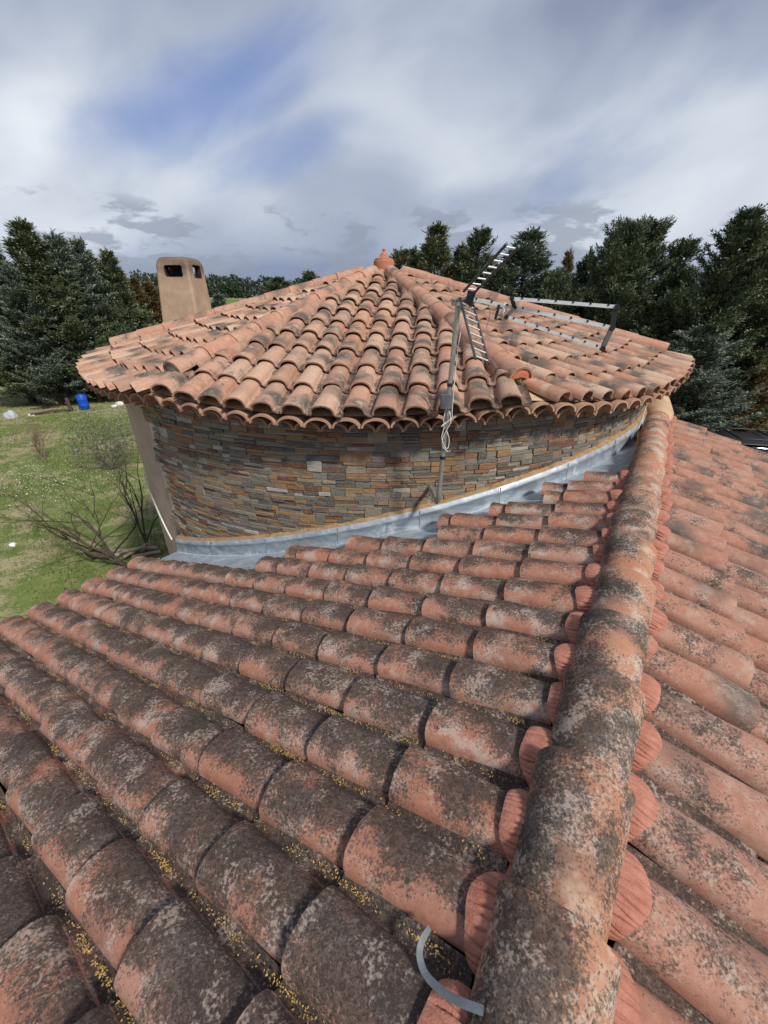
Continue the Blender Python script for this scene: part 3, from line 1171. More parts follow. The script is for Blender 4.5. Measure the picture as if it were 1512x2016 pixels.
# ---- tower roof bed (eight facets) and tiles
b = MB()
for k in range(8):
    ph = HIP0 + 22.5 + 45 * k
    arc = [tower_pt(ph - 22.5 + 45 * i / 8, 4.36, tower_roof_z(ph - 22.5 + 45 * i / 8 * 0.9999 + 0.002, 4.36) - 0.012) for i in range(9)]
    b.add([(TC.x, TC.y, ZA - 0.012)] + arc, [(0, i + 1, i + 2) for i in range(8)], None, False)
tdeck = part('roof_bed', b, M['mortar_tan'], tower)
tspots = []
rr = random.Random(33)
TPW = PITCHW * 0.985
tan_half = math.tan(math.radians(22.5))
for k in range(8):
    ph = HIP0 + 22.5 + 45 * k
    ph = (ph + 180) % 360 - 180
    a = math.radians(ph)
    out = Vector((math.sin(a), -math.cos(a), 0))
    tan = Vector((math.cos(a), math.sin(a), 0))
    down = (out + Vector((0, 0, -MT))).normalized()
    lat = tan                                  # down x lat must point up
    if down.cross(lat).z < 0:
        lat = -tan
    up = down.cross(lat)
    smax = RE * math.sin(math.radians(22.5))
    nr = int(smax / TPW)
    for i in range(-nr, nr + 1):
        s = (i + 0.12 * (1 if k % 2 else -1)) * TPW
        if abs(s) > smax - 0.06:
            continue
        de = math.sqrt(RE * RE - s * s)
        dh = abs(s) / tan_half                  # hip line
        dj = de + rr.gauss(0, 0.008)
        first = True
        while True:
            top = dj - 0.385
            if dj < dh + 0.17:
                break
            length = 0.44 * 1.037
            lim = dh - 0.02
            if dj - 0.44 < lim:
                length = max(0.12, (dj - lim) * 1.037)
            o = Vector((TC.x, TC.y, 0)) + out * dj + tan * s
            o.z = ZA - MT * dj + 0.004
            Mw = tile_matrix(o, down, lat, up, rr, 0.6)
            scv = score(Mw) if abs(ph) < 79 else 0.0
            tspots.append((scv, 'tile_tower', length, rr.randrange(NV), Mw, tdeck, first))
            first = False
            dj = top
emit(tspots, 298, 'roof_tile', tower)

# ---- hips
hip_meshes = []
for s in range(3):
    b = MB()
    arch_mesh(b, 0.44, 0.094, 0.116, 0.085, 0.105, seed=60 + s, nx=3)
    hip_meshes.append(b.mesh('hip_tile', M['tile_hip']))
ends = {}
for k in range(8):
    az = (HIP0 + 45 * k + 180) % 360 - 180
    a = math.radians(az)
    out = Vector((math.sin(a), -math.cos(a), 0))
    mh = MT * math.cos(math.radians(22.5))
    d = (out + Vector((0, 0, -mh))).normalized()
    l = Vector((0, 0, 1)).cross(d).normalized()
    up = d.cross(l)
    seen = abs(az) < 80
    r = 4.10 - 0.385
    while r > 0.02:
        jit = rr.gauss(0, 0.004)
        p = Vector((TC.x, TC.y, 0)) + out * r + l * jit
        p.z = ZA - mh * r + 0.078
        if seen:
            dd = (d + up * -0.02 + l * rr.gauss(0, 0.01)).normalized()
            ll = (l - dd * l.dot(dd)).normalized()
            place('hip_tile', hip_meshes[rr.randrange(3)], frame(dd, ll, dd.cross(ll), p), tower)
        r -= 0.375
    if not seen:
        continue
    # combed mortar along both sides of the hip, its edge lapping up each tile row
    b = MB()
    for sd in (-1, 1):
        rows = []
        for i in range(70):
            rr_ = 0.35 + (3.95 - 0.35) * i / 69
            c = Vector((TC.x, TC.y, 0)) + out * rr_
            zc = ZA - mh * rr_
            row_ph = rr_ * math.sin(math.radians(22.5)) / TPW * 2 * PI
            w = 0.135 + 0.035 * math.sin(row_ph) + rr.uniform(-0.006, 0.006)
            hh = 0.062 + 0.034 * math.sin(row_ph)
            comb = 0.006 * math.sin(i * 2.2)
            rows.append([c + l * (sd * 0.06) + Vector((0, 0, zc + 0.125)), c + l * (sd * 0.112) + Vector((0, 0, zc + 0.085 + comb)),
                         c + l * (sd * w * 0.93) + Vector((0, 0, zc + hh + comb - 0.02)), c + l * (sd * w) + Vector((0, 0, zc - 0.035))])
        b.grid(rows, flip=sd < 0)
    part('hip_mortar', b, M['mortar_pale'], tower)
    # stopped end
    b = MB()
    re = 4.10 + 0.055
    c = Vector((TC.x, TC.y, 0)) + out * (re - 0.03)
    c.z = ZA - mh * re + 0.072
    ringo = [c + l * (0.108 * math.cos(PI * j / 12)) + up * (0.098 * math.sin(PI * j / 12) - (0.06 if j in (0, 12) else 0)) + d * rr.uniform(-0.006, 0.006) for j in range(13)]
    mid = [c + d * 0.012 + l * (0.055 * math.cos(PI * j / 12)) + up * (0.052 * math.sin(PI * j / 12) + 0.006) for j in range(13)]
    b.grid([ringo, mid], flip=True)
    b.add([c + d * 0.014 + up * 0.02] + mid, [(0, j + 2, j + 1) for j in range(12)], None, True)
    part('hip_end', b, M['mortar_grey'] if az < 0 else M['mortar_end'], tower)

# ---- finial
b = MB()
b.lathe([(0.0000, 0.223), (0.0138, 0.220), (0.0258, 0.208), (0.0292, 0.195), (0.0224, 0.183), (0.0189, 0.177), (0.0292, 0.171), (0.0473, 0.155), (0.0645, 0.124), (0.0757, 0.102),
         (0.1075, 0.090), (0.1419, 0.081), (0.1479, 0.071), (0.1419, 0.065), (0.1591, 0.056), (0.1651, 0.037), (0.1634, -0.087)][::-1], (TC.x, TC.y, ZA + 0.10), 28)
part('finial', b, M['finial'], tower)

# ---- zinc: valley sheets on the roof, upstand against the wall, sealant line above
NSEG = 9
A0, A1 = -40.2, 60.5
zr_in, zr_out = RW + 0.035, RW + 0.60
for k in range(NSEG):
    a0 = A0 + (A1 - A0) * k / NSEG
    a1 = A0 + (A1 - A0) * (k + 1) / NSEG - 0.10
    if k < NSEG - 1:
        a1 += 0.35
    b = MB()
    rows = []
    for i in range(7):
        az = a0 + (a1 - a0) * i / 6
        row = []
        for j in range(6):
            r = zr_in + (zr_out - zr_in) * j / 5
            p = tower_pt(az, r, 0)
            n = LD.dot(p) + OFF
            zz = CZ - HB - 0.035 - MS * n + (0.0025 if k % 2 else 0.0)
            if n < 0.03:
                n = 0.03
            if n > 4.86:                      # do not stick out past the eave
                p = p + LD * (4.86 - n)
                zz = CZ - HB - 0.035 - MS * 4.86 + (0.0025 if k % 2 else 0.0)
            pp = Vector((p.x, p.y, zz))
            if LD.dot(p) + OFF < 0.03:
                pp = pp + LD * (0.03 - (LD.dot(p) + OFF))
                pp.z = CZ - HB - 0.035 - MS * 0.03
            row.append(pp)
        rows.append(row)
    b.grid(rows)
    part('valley_sheet', b, M['zinc'], tower)
    b = MB()
    rows = []
    for i in range(7):
        az = a0 + (a1 - a0) * i / 6
        zb = wall_base_z(az) + 0.004
        e = 0.0025 if k % 2 else 0.0
        rows.append([tower_pt(az, RW + 0.062 + e, zb), tower_pt(az, RW + 0.050 + e, zb + 0.035), tower_pt(az, RW + 0.045 + e, zb + 0.125), tower_pt(az, RW + 0.052 + e, zb + 0.132),
                     tower_pt(az, RW + 0.040 + e, zb + 0.142), tower_pt(az, RW + 0.036 + e, zb + 0.185), tower_pt(az, RW + 0.01 + e, zb + 0.188)])
    b.grid(rows, flip=True)
    part('flashing_panel', b, M['zinc_up'], tower)
    if k:
        b = MB()
        w_ = 0.045
        ro = [[tower_pt(a0 + q_ * w_ + 0.2, RW + rr0 + (0.004 if q_ in (0, 1) else 0.0), wall_base_z(a0) + zz_) for q_ in (-1, 0, 1, 2)] for rr0, zz_ in ((0.064, 0.006), (0.052, 0.04), (0.048, 0.13), (0.040, 0.186))]
        b.grid(ro)
        part('seam', b, M['zinc_dark'], tower)
# big flat sheet between the last tile row, the ridge and the tower
b = MB()
rows = []
for i in range(14):
    tt = 4.26 + (6.55 - 4.26) * i / 13
    row = []
    for j in range(6):
        n = 0.04
        # outwards until the tower is met
        nn = 0.04
        while (roof_pt(tt, nn) - TC).to_2d().length > RW + 0.05 and nn < 1.6:
            nn += 0.01
        n = 0.04 + (nn - 0.04) * j / 5
        row.append(roof_pt(tt, n, -0.040))
    rows.append(row)
b.grid(rows, flip=True)
part('valley_sheet', b, M['zinc'], tower)
# solder bead
b = MB()
for i in range(330):
    az = A0 + 1 + (A1 - A0 - 2) * i / 329
    p = tower_pt(az, RW + 0.068, wall_base_z(az, RW + 0.068) + 0.006)
    s = 0.006 + 0.002 * math.sin(i * 3.3)
    vs = [p + Vector((dx_ * s, dy_ * s, dz_ * s)) for dx_, dy_, dz_ in ((1, 0, 0), (-1, 0, 0), (0, 1, 0), (0, -1, 0), (0, 0, 0.9))]
    b.add(vs, [(0, 2, 4), (2, 1, 4), (1, 3, 4), (3, 0, 4)], None, True)
o = part('solder_bead', b, M['alu'], tower)
o['kind'] = 'stuff'
b = MB()
rows = []
for i in range(180):
    az = A0 - 0.2 + (A1 + 3 - A0) * i / 179
    zb = wall_base_z(az) + 0.184
    w = 0.019 + 0.004 * math.sin(i * 0.9) + rr.uniform(-0.005, 0.005)
    rows.append([tower_pt(az, RW + 0.036, zb - 0.003), tower_pt(az, RW + 0.034, zb + 0.012), tower_pt(az, RW + 0.012, zb + w), tower_pt(az, RW - 0.012, zb + w + 0.008)])
b.grid(rows, flip=True)
part('sealant_line', b, M['sealant'], tower)

# white downpipe-like cable on the plaster
b = MB()
pp = []
for i in range(14):
    f = i / 13
    az = -54 + 6.5 * f + 3.0 * f * f
    pp.append(tower_pt(az, 4.09, CZ - 2.15 - 0.75 * f))
b.tube(pp, 0.011, 8)
single('white_conduit', b, M['cable'], 'white conduit running down the plaster edge of the tower', 'conduit', loc=tuple(pp[-1]))
# white loop hanging from the eave at the right of the tower
b = MB()
cl = [on_y(1229, 778, 5.05), on_y(1224, 800, 5.02), on_y(1216, 832, 4.98), on_y(1210, 862, 4.90), on_y(1214, 884, 4.75), on_y(1227, 890, 4.62), on_y(1244, 886, 4.55), on_y(1262, 880, 4.5)]
sm = []
for i in range(len(cl) - 1):
    for q in range(5):
        f = q / 5
        p0, p1, p2, p3 = cl[max(i - 1, 0)], cl[i], cl[i + 1], cl[min(i + 2, len(cl) - 1)]
        sm.append(0.5 * ((2 * p1) + (p2 - p0) * f + (2 * p0 - 5 * p1 + 4 * p2 - p3) * f * f + (3 * p1 - p0 - 3 * p2 + p3) * f ** 3))
sm.append(cl[-1])


def clear_of_tower(p, rmin):
    d = Vector((p.x - TC.x, p.y - TC.y))
    if d.length < rmin:
        d = d * (rmin / d.length)
        return Vector((TC.x + d.x, TC.y + d.y, p.z))
    return p


b.tube([clear_of_tower(p, RW + 0.05) for p in sm], 0.007, 6)
single('hanging_cable', b, M['cable'], 'thin white cable hanging from the eave beside the ridge saddle', 'cable', loc=tuple(cl[0]))

# ------------------------------------------------------------------ aerial mast with its wall arm
mast_b = Vector((0.462, 3.10, CZ - 1.50))
mast_t = Vector((0.505, 3.10, CZ - 0.005))
mast = empty('aerial_mast', tuple(mast_b), 'galvanised steel mast bracketed to the tower wall in front of the eave', 'mast')
b = MB()
b.tube([mast_b, mast_b + (mast_t - mast_b) * 0.5, mast_t], 0.0185, 14)
part('pole', b, M['steel'], mast)
b = MB()
wp = on_y(846, 958, TC.y - math.sqrt(RW ** 2 - 0.38 ** 2) + 0.03)
b.tube([wp, wp * 0.6 + (mast_b + Vector((0, 0, -0.02))) * 0.4, wp * 0.25 + (mast_b + Vector((0, 0, -0.05))) * 0.75, mast_b + Vector((-0.012, 0.02, -0.05)), mast_b + Vector((0.0, 0.0, -0.02)), mast_b + Vector((0, 0, 0.06))], 0.021, 12)
part('wall_arm', b, M['steel'], mast)
b = MB()
for f in (0.24, 0.39, 0.62):
    p = mast_b + (mast_t - mast_b) * f
    b.tube([p - Vector((0, 0, 0.012)), p + Vector((0, 0, 0.012))], 0.022, 12)
part('cable_tie', b, M['black_plastic'], mast)
b = MB()
p = mast_b + (mast_t - mast_b) * 0.985
b.box(p + Vector((0.0, -0.03, 0.0)), (0.085, 0.012, 0.05))
b.box(p + Vector((0.0, 0.03, 0.0)), (0.085, 0.012, 0.05))
for sx in (-0.03, 0.03):
    b.tube([p + Vector((sx, -0.05, 0.012)), p + Vector((sx, 0.05, 0.012))], 0.005, 6)
b.box(p + Vector((0.0, -0.036, 0.018)), (0.10, 0.02, 0.012))
part('clamp', b, M['steel'], mast)

# junction box
p = mast_b + (mast_t - mast_b) * 0.545
jb = empty('junction_box', tuple(p), 'small grey junction box strapped to the aerial mast', 'junction box')
b = MB()
b.box(p + Vector((-0.022, -0.045, 0)), (0.085, 0.05, 0.10))
part('body', b, M['box_grey'], jb)
b = MB()
b.box(p + Vector((-0.022, -0.075, 0.0)), (0.079, 0.01, 0.094))
part('lid', b, M['box_grey'], jb)

# coax cables
cab = empty('coaxial_cable', tuple(mast_t), 'white coaxial cable looped along the aerial mast below the junction box', 'cable')


def spline(cl, n=6):
    out = []
    for i in range(len(cl) - 1):
        for q in range(n):
            f = q / n
            p0, p1, p2, p3 = cl[max(i - 1, 0)], cl[i], cl[i + 1], cl[min(i + 2, len(cl) - 1)]
            out.append(0.5 * ((2 * p1) + (p2 - p0) * f + (2 * p0 - 5 * p1 + 4 * p2 - p3) * f * f + (3 * p1 - p0 - 3 * p2 + p3) * f ** 3))
    out.append(cl[-1])
    return out


def mpt(f, dx, dy):
    return mast_b + (mast_t - mast_b) * f + Vector((dx, dy, 0))


for cl in ([mpt(0.50, -0.02, -0.045), mpt(0.46, -0.03, -0.05), mpt(0.41, -0.02, -0.04), mpt(0.36, -0.03, -0.045), mpt(0.31, 0.0, -0.035), mpt(0.30, 0.03, -0.03), mpt(0.35, 0.03, -0.03), mpt(0.40, 0.0, -0.03)],
           [mpt(0.50, 0.0, -0.045), mpt(0.46, 0.02, -0.05), mpt(0.43, -0.025, -0.045), mpt(0.42, -0.04, -0.05), mpt(0.46, 0.03, -0.04), mpt(0.50, 0.03, -0.03), mpt(0.66, 0.026, -0.025)],
           [mpt(0.50, 0.01, -0.045), mpt(0.44, 0.025, -0.04), mpt(0.40, 0.005, -0.035), mpt(0.35, -0.02, -0.03), mpt(0.31, -0.015, -0.03), mpt(0.28, 0.03, -0.03)],
           [mpt(0.50, 0.03, -0.02), mpt(0.62, 0.028, -0.02), mpt(0.80, 0.027, -0.02), mpt(0.93, 0.05, -0.03), mpt(0.985, 0.11, -0.05), mpt(0.99, 0.17, -0.06), mpt(0.94, 0.21, -0.06), mpt(0.88, 0.20, -0.05)]):
    b = MB()
    b.tube(spline(cl), 0.0034, 6)
    part('strand', b, M['cable'], cab)

# ------------------------------------------------------------------ television aerial
aerial = empty('television_aerial', tuple(mast_t), 'three-boom television aerial with two ladder reflectors, tilted on its mast', 'aerial')
A = mast_t + Vector((0.05, -0.045, 0.0))
Bm = on_y(1205, 645, 2.78)                 # far end of the middle boom
bx = (Bm - A).normalized()
bz = Vector((0, 0, 1))
bz = (bz - bx * bz.dot(bx)).normalized()
by = bz.cross(bx)


def boom(name, p0, p1, w=0.020, studs=0):
    b = MB()
    d = (p1 - p0).normalized()
    z_ = (bz - d * bz.dot(d)).normalized()
    rot = Matrix((d, z_.cross(d), z_)).transposed()
    b.box((p0 + p1) / 2, ((p1 - p0).length, w, w), rot)
    o = part(name, b, M['alu'], aerial)
    if studs:
        for k in range(studs):
            b = MB()
            c = p0 + (p1 - p0) * ((k + 0.6) / (studs + 0.1))
            b.box(c + z_ * (w * 0.36), (0.011, w + 0.006, w * 0.55), rot)
            part('director', b, M['black_plastic'], aerial)
    return o


U0, U1 = on_y(1008, 588, 2.93), on_y(1214, 604, 2.78)
L0, L1 = on_y(997, 624, 2.90), on_y(1186, 686, 2.74)
boom('boom', A, Bm, 0.022, 9)
boom('boom', U0, U1, 0.020, 6)
boom('boom', L0, L1, 0.018, 8)


def bracket(pts, w, t):
    b = MB()
    for p0, p1 in zip(pts, pts[1:]):
        d = (p1 - p0)
        n = d.length
        d.normalize()
        y_ = by
        x_ = d.cross(y_).normalized()
        rot = Matrix((x_, d.cross(x_), d)).transposed()
        b.box((p0 + p1) / 2, (w, t, n + w * 0.6), rot)
    for p in pts:
        b.tube([p - by * (t * 0.9), p + by * (t * 0.9)], w * 0.62, 10)
    part('bracket', b, M['black_plastic'], aerial)


Mn = A + (Bm - A) * 0.34
bracket([U0, Mn, L0], 0.024, 0.026)
bracket([U1, Bm, L1], 0.026, 0.028)
b = MB()
b.box(A + bx * 0.02 + bz * 0.0, (0.05, 0.05, 0.09), Matrix((bx, by, bz)).transposed())
part('joint', b, M['black_plastic'], aerial)
b = MB()
b.tube([mast_t + Vector((0, -0.02, -0.02)), A], 0.012, 8)
part('joint_arm', b, M['steel'], aerial)
b = MB()
b.box(A + bx * 0.215 + bz * -0.045, (0.016, 0.05, 0.09), Matrix((bx, by, bz)).transposed())
part('dipole_holder', b, M['black_plastic'], aerial)
# bow dipole
b = MB()
dc = A + bx * 0.25 + bz * -0.02
b.tube([dc + by * s + bz * zz for s, zz in ((-0.10, 0.02), (-0.06, 0.035), (0, 0.01), (0.06, 0.035), (0.10, 0.02), (0.10, -0.02), (0.06, -0.035), (0, -0.01), (-0.06, -0.035), (-0.10, -0.02), (-0.10, 0.02))], 0.005, 6)
part('dipole', b, M['alu'], aerial)


def reflector(p0, p1, wdir, width, n):
    d = (p1 - p0)
    L_ = d.length
    d.normalize()
    w = (wdir - d * wdir.dot(d)).normalized()
    b = MB()
    for s in (-0.5, 0.5):
        b.tube([p0 + w * (width * s), p1 + w * (width * s)], 0.0085, 8)
    part('reflector_rail', b, M['dark_paint'], aerial)
    for k in range(n):
        b = MB()
        c = p0 + d * (L_ * (k + 0.6) / n)
        b.tube([c - w * (width * 0.53), c + w * (width * 0.53)], 0.0055, 6)
        part('reflector_rung', b, M['alu'], aerial)


reflector(A + bz * 0.035, on_y(1010, 482, 2.62), Vector((0.50, 0.80, -0.40)), 0.075, 8)
reflector(A + bz * -0.02, on_y(950, 712, 2.70), Vector((0.62, 0.75, 0.1)), 0.12, 8)

# ------------------------------------------------------------------ chimney
chim_c = Vector((-4.27, 9.95, 0))
chim = empty('chimney_stack', tuple(chim_c), 'tan rendered chimney with rounded top and sooty smoke openings', 'chimney')
ztop = CZ + 0.725
H1 = 2.0


def tmp_obj(mb, name):
    o = bpy.data.objects.new(name, mb.mesh(name, M['chimney']))
    COL.objects.link(o)
    return o


b = MB()
lev = [(-ztop, -0.54, 0.36, 0.42), (-1.9, -0.54, 0.36, 0.42), (-0.09, -0.34, 0.335, 0.36), (0.0, -0.27, 0.265, 0.29)]
rings = [[(x0_, -d, zz), (x1_, -d, zz), (x1_, d, zz), (x0_, d, zz)] for zz, x0_, x1_, d in lev]
vs = [p for r in rings for p in r]
fs = [(3, 2, 1, 0), (12, 13, 14, 15)]
for i in range(3):
    for j in range(4):
        fs.append((i * 4 + j, i * 4 + (j + 1) % 4, i * 4 + 4 + (j + 1) % 4, i * 4 + 4 + j))
b.add(vs, fs, None, False)
body = tmp_obj(b, 'chimney_tmp')
mod = body.modifiers.new('bevel', 'BEVEL')
mod.width = 0.065
mod.segments = 5
mod.limit_method = 'ANGLE'
mod.angle_limit = math.radians(25)
cutters = []
for s in ((0.38, 2.0, 0.21), (2.0, 0.34, 0.24)):
    b = MB()
    b.box((0.02 if s[1] > 1 else 0, 0.0, -0.255), s)
    cobj = tmp_obj(b, 'cut_tmp')
    bm_ = cobj.modifiers.new('bevel', 'BEVEL')
    bm_.width = 0.045
    bm_.segments = 3
    md = body.modifiers.new('cut', 'BOOLEAN')
    md.object = cobj
    md.operation = 'DIFFERENCE'
    md.solver = 'EXACT'
    cutters.append(cobj)
dg = bpy.context.evaluated_depsgraph_get()
me = bpy.data.meshes.new_from_object(body.evaluated_get(dg))
me.name = 'chimney_body'
me.materials.clear()
me.materials.append(M['chimney'])
me.materials.append(M['soot'])
for pl in me.polygons:
    c_ = pl.center
    if -0.52 < c_.z < -0.10 and -0.31 < c_.x < 0.31 and abs(c_.y) < 0.335:
        pl.material_index = 1
    else:
        pl.material_index = 0
for o_ in cutters + [body]:
    bpy.data.objects.remove(o_)
co = bpy.data.objects.new('shaft', me)
COL.objects.link(co)
co.parent = chim
co.location = (0, 0, ztop)
co.rotation_euler = (0, 0, math.radians(-4))

# ------------------------------------------------------------------ trees
def kites(pos, dirs, length, width, normals):
    """numpy arrays -> verts, faces of thin four-sided leaflets"""
    side = np.cross(dirs, normals)
    side /= (np.linalg.norm(side, axis=1, keepdims=True) + 1e-9)
    n = len(pos)
    L_ = length[:, None]
    Wd = width[:, None]
    v = np.empty((n, 4, 3), dtype=np.float32)
    v[:, 0] = pos
    v[:, 1] = pos + dirs * L_ * 0.45 + side * Wd * 0.5
    v[:, 2] = pos + dirs * L_
    v[:, 3] = pos + dirs * L_ * 0.45 - side * Wd * 0.5
    f = np.arange(n * 4, dtype=np.int32).reshape(n, 4)
    return v.reshape(-1, 3), f


def np_mesh(name, v, f, mat):
    me = bpy.data.meshes.new(name)
    nv, nf = len(v), len(f)
    k = f.shape[1]
    me.vertices.add(nv)
    me.vertices.foreach_set('co', v.astype(np.float32).ravel())
    me.loops.add(nf * k)
    me.loops.foreach_set('vertex_index', f.astype(np.int32).ravel())
    me.polygons.add(nf)
    me.polygons.foreach_set('loop_start', np.arange(0, nf * k, k, dtype=np.int32))
    me.polygons.foreach_set('loop_total', np.full(nf, k, dtype=np.int32))
    me.materials.append(mat)
    me.update(calc_edges=True)
    return me


def cypress_crown(seed, Hh, Rb, nb, lean=0.0, shape=0.75, rag=0.3, dens=1.0, lowcut=0.02):
    """plumes of flat sprays: branch axis > twigs > leaflets"""
    g = np.random.default_rng(seed)
    P, Dv, Ln, Wd, Nm = [], [], [], [], []
    for k in range(nb):
        f = g.random() ** 0.9
        h = Hh * (lowcut + (0.97 - lowcut) * f)
        az = k * 2.39996 + g.normal(0, 0.25)
        prof = (1 - f) ** shape * (0.84 + 0.16 * math.sin(f * 11 + seed + az * 2)) + 0.03
        if f < 0.12:
            prof *= 0.75 + f * 2
        ell = Rb * prof * g.uniform(1 - rag, 1 + rag * 0.6)
        dh = np.array([math.cos(az), math.sin(az), 0.0])
        la = np.array([-math.sin(az), math.cos(az), 0.0])
        rise = g.uniform(0.05, 0.5) + 0.65 * f
        curl = g.uniform(0.1, 0.45)
        nt = max(6, int((7 + ell * 21) * dens))
        s = g.uniform(0.10, 1.0, nt) ** 0.60
        ax = np.outer(s * ell, dh)
        ax[:, 2] = h + ell * (rise * s + curl * s * s)
        sgn = g.choice((-1.0, 1.0), nt)
        tdir = dh[None, :] * g.uniform(0.5, 1.0, (nt, 1)) + np.outer(sgn * g.uniform(0.15, 1.1, nt), la)
        tdir[:, 2] += rise * 0.55 + curl * s + g.normal(0.0, 0.14, nt)
        tdir[:, 0] += 0.3 * lean
        tdir /= np.linalg.norm(tdir, axis=1, keepdims=True)
        tl = (0.14 + 0.36 * ell * np.clip(1.08 - s, 0.05, 1) * 0.75 + 0.12) * g.uniform(0.6, 1.1, nt)
        ax = ax + g.normal(0, 0.03, (nt, 3))
        m = 8
        fr = np.linspace(0.0, 1.0, m)[None, :, None] + g.normal(0, 0.06, (nt, m, 1))
        pos = ax[:, None, :] + tdir[:, None, :] * tl[:, None, None] * fr + g.normal(0, 0.022, (nt, m, 3))
        d = tdir[:, None, :] + g.normal(0, 0.42, (nt, m, 3))
        pos = pos.reshape(-1, 3)
        pos[:, 0] += lean * (np.clip(pos[:, 2], 0, None) / Hh) ** 2
        pos[:, 2] = np.maximum(pos[:, 2], 0.05)
        d = d.reshape(-1, 3)
        d /= np.linalg.norm(d, axis=1, keepdims=True)
        P.append(pos)
        Dv.append(d)
        Ln.append(g.uniform(0.10, 0.21, len(pos)))
        Wd.append(g.uniform(0.035, 0.065, len(pos)))
        Nm.append(g.normal(0, 0.45, (len(pos), 3)) + np.array([0, 0, 1.0]))
    m = 110
    zz = g.uniform(0.88, 1.0, m) * Hh
    wd = 0.16 * (1.02 - zz / Hh) * 8
    tip = np.c_[g.normal(0, 1, m) * wd * 0.10 + lean * (zz / Hh) ** 2, g.normal(0, 1, m) * wd * 0.10, zz]
    P.append(tip)
    dd = g.normal(0, 0.45, (m, 3)) + np.array([0.3 * lean, 0, 1.0])
    Dv.append(dd / np.linalg.norm(dd, axis=1, keepdims=True))
    Ln.append(g.uniform(0.10, 0.24, m))
    Wd.append(g.uniform(0.03, 0.05, m))
    Nm.append(g.normal(0, 1, (m, 3)))
    return kites(np.vstack(P), np.vstack(Dv), np.concatenate(Ln), np.concatenate(Wd), np.vstack(Nm))


def trunk_mesh(seed, Hh, lean, r0=0.16, limbs=26, Rb=2.0, shape=0.75):
    g = random.Random(seed)
    b = MB()
    pts = [(lean * (f ** 2), 0, Hh * 0.95 * f) for f in (0, 0.15, 0.3, 0.5, 0.7, 0.85, 1.0)]
    b.tube(pts, [r0 * 1.25, r0, r0 * 0.85, r0 * 0.62, r0 * 0.4, r0 * 0.24, 0.02], 8)
    for k in range(limbs):
        f = g.uniform(0.06, 0.9)
        az = g.uniform(0, 2 * PI)
        ell = Rb * (1 - f) ** shape * g.uniform(0.5, 0.8)
        h = Hh * f
        x0 = lean * f * f
        b.tube([(x0, 0, h), (x0 + math.cos(az) * ell * 0.5, math.sin(az) * ell * 0.5, h + ell * 0.2), (x0 + math.cos(az) * ell, math.sin(az) * ell, h + ell * 0.6)], [0.04, 0.025, 0.01], 5, False)
    return b


VAR = []
specs = [  # seed, H, Rb, branches, lean, shape, rag, density
    (1, 9.5, 2.2, 270, 0.15, 0.95, 0.34, 1.0),
    (2, 9.5, 2.6, 290, 0.35, 0.72, 0.40, 1.0),
    (3, 9.5, 1.9, 240, 0.25, 1.05, 0.34, 1.1),
    (4, 9.5, 2.9, 300, 0.75, 0.60, 0.45, 0.95),
    (5, 9.5, 2.4, 270, 0.55, 0.82, 0.42, 1.0)]
for (sd, Hh, Rb, nb, ln, shp, rg, dn) in specs:
    v, f = cypress_crown(sd, Hh, Rb, nb, ln, shp, rg, dn)
    tb = trunk_mesh(sd, Hh, ln, Rb=Rb, shape=shp)
    VAR.append((v, f, tb, Hh))
CROWN_CACHE = {}


def cypress(var, mat, base, height, width_scale, rot, label, group, name='cypress_tree'):
    v, f, tb, Hh = VAR[var]
    key = (var, mat)
    if key not in CROWN_CACHE:
        CROWN_CACHE[key] = np_mesh('crown', v, f, M[mat])
    tkey = ('t', var)
    if tkey not in CROWN_CACHE:
        CROWN_CACHE[tkey] = tb.mesh('trunk', M['bark'])
    root = empty(name, tuple(base), label, 'tree', group)
    s = height / Hh
    for nm, me in (('trunk', CROWN_CACHE[tkey]), ('crown', CROWN_CACHE[key])):
        o = bpy.data.objects.new(nm, me)
        COL.objects.link(o)
        o.parent = root
        o.scale = (s * width_scale, s * width_scale, s)
        o.rotation_euler = (0, 0, rot)
    return root


GL = 'cypress row beyond the lawn'
GR = 'cypresses behind the tower roof and the car'


def cyp_at(u_top, v_top, depth_y, var, mat, ws, rot, label, group, name='cypress_tree'):
    if group == GL:
        depth_y += 3.2
        ws *= 1.30
    elif group == GR:
        ws *= 1.34
    else:
        ws *= 1.7
    p = on_y(u_top, v_top, depth_y)
    s_h = p.z
    lean = specs[var][4] * s_h / 9.5 * ws
    base = Vector((p.x - lean * math.cos(rot), p.y - lean * math.sin(rot), 0))
    return cypress(var, mat, base, s_h * 1.0, ws, rot, label, group, name)


cyp_at(-45, 470, 21.5, 1, 'cypress', 1.0, 0.3, 'broad dark cypress cut by the picture edge beside the tallest lawn cypress', GL)
cyp_at(36, 430, 22.0, 0, 'cypress', 1.15, 1.1, 'tallest pointed cypress of the row beyond the lawn', GL)
cyp_at(72, 462, 23.0, 2, 'cypress_blue', 1.0, 2.2, 'narrow cypress close against the tallest one of the lawn row', GL)
cyp_at(103, 455, 22.6, 2, 'cypress_blue', 1.25, 0.5, 'blue-green pointed cypress second in height beyond the lawn', GL)
cyp_at(147, 466, 24.4, 0, 'cypress_blue', 0.95, 2.9, 'blue-green cypress with a forked thin top above the blue barrel', GL)
cyp_at(180, 505, 25.0, 4, 'cypress', 0.8, 4.2, 'low dark cypress filling between two thin tops above the blue barrel', GL)
cyp_at(207, 488, 25.5, 2, 'cypress', 1.0, 3.6, 'sparse pointed cypress whose top stands apart near the chimney', GL)
cyp_at(232, 540, 26.5, 4, 'cypress_dark', 0.95, 1.0, 'short dark cypress between the sparse pointed one and the rusty one', GL)
cyp_at(262, 545, 29.0, 0, 'cypress_rust', 0.9, 0.2, 'rusty brown cypress just beside the chimney', GL)
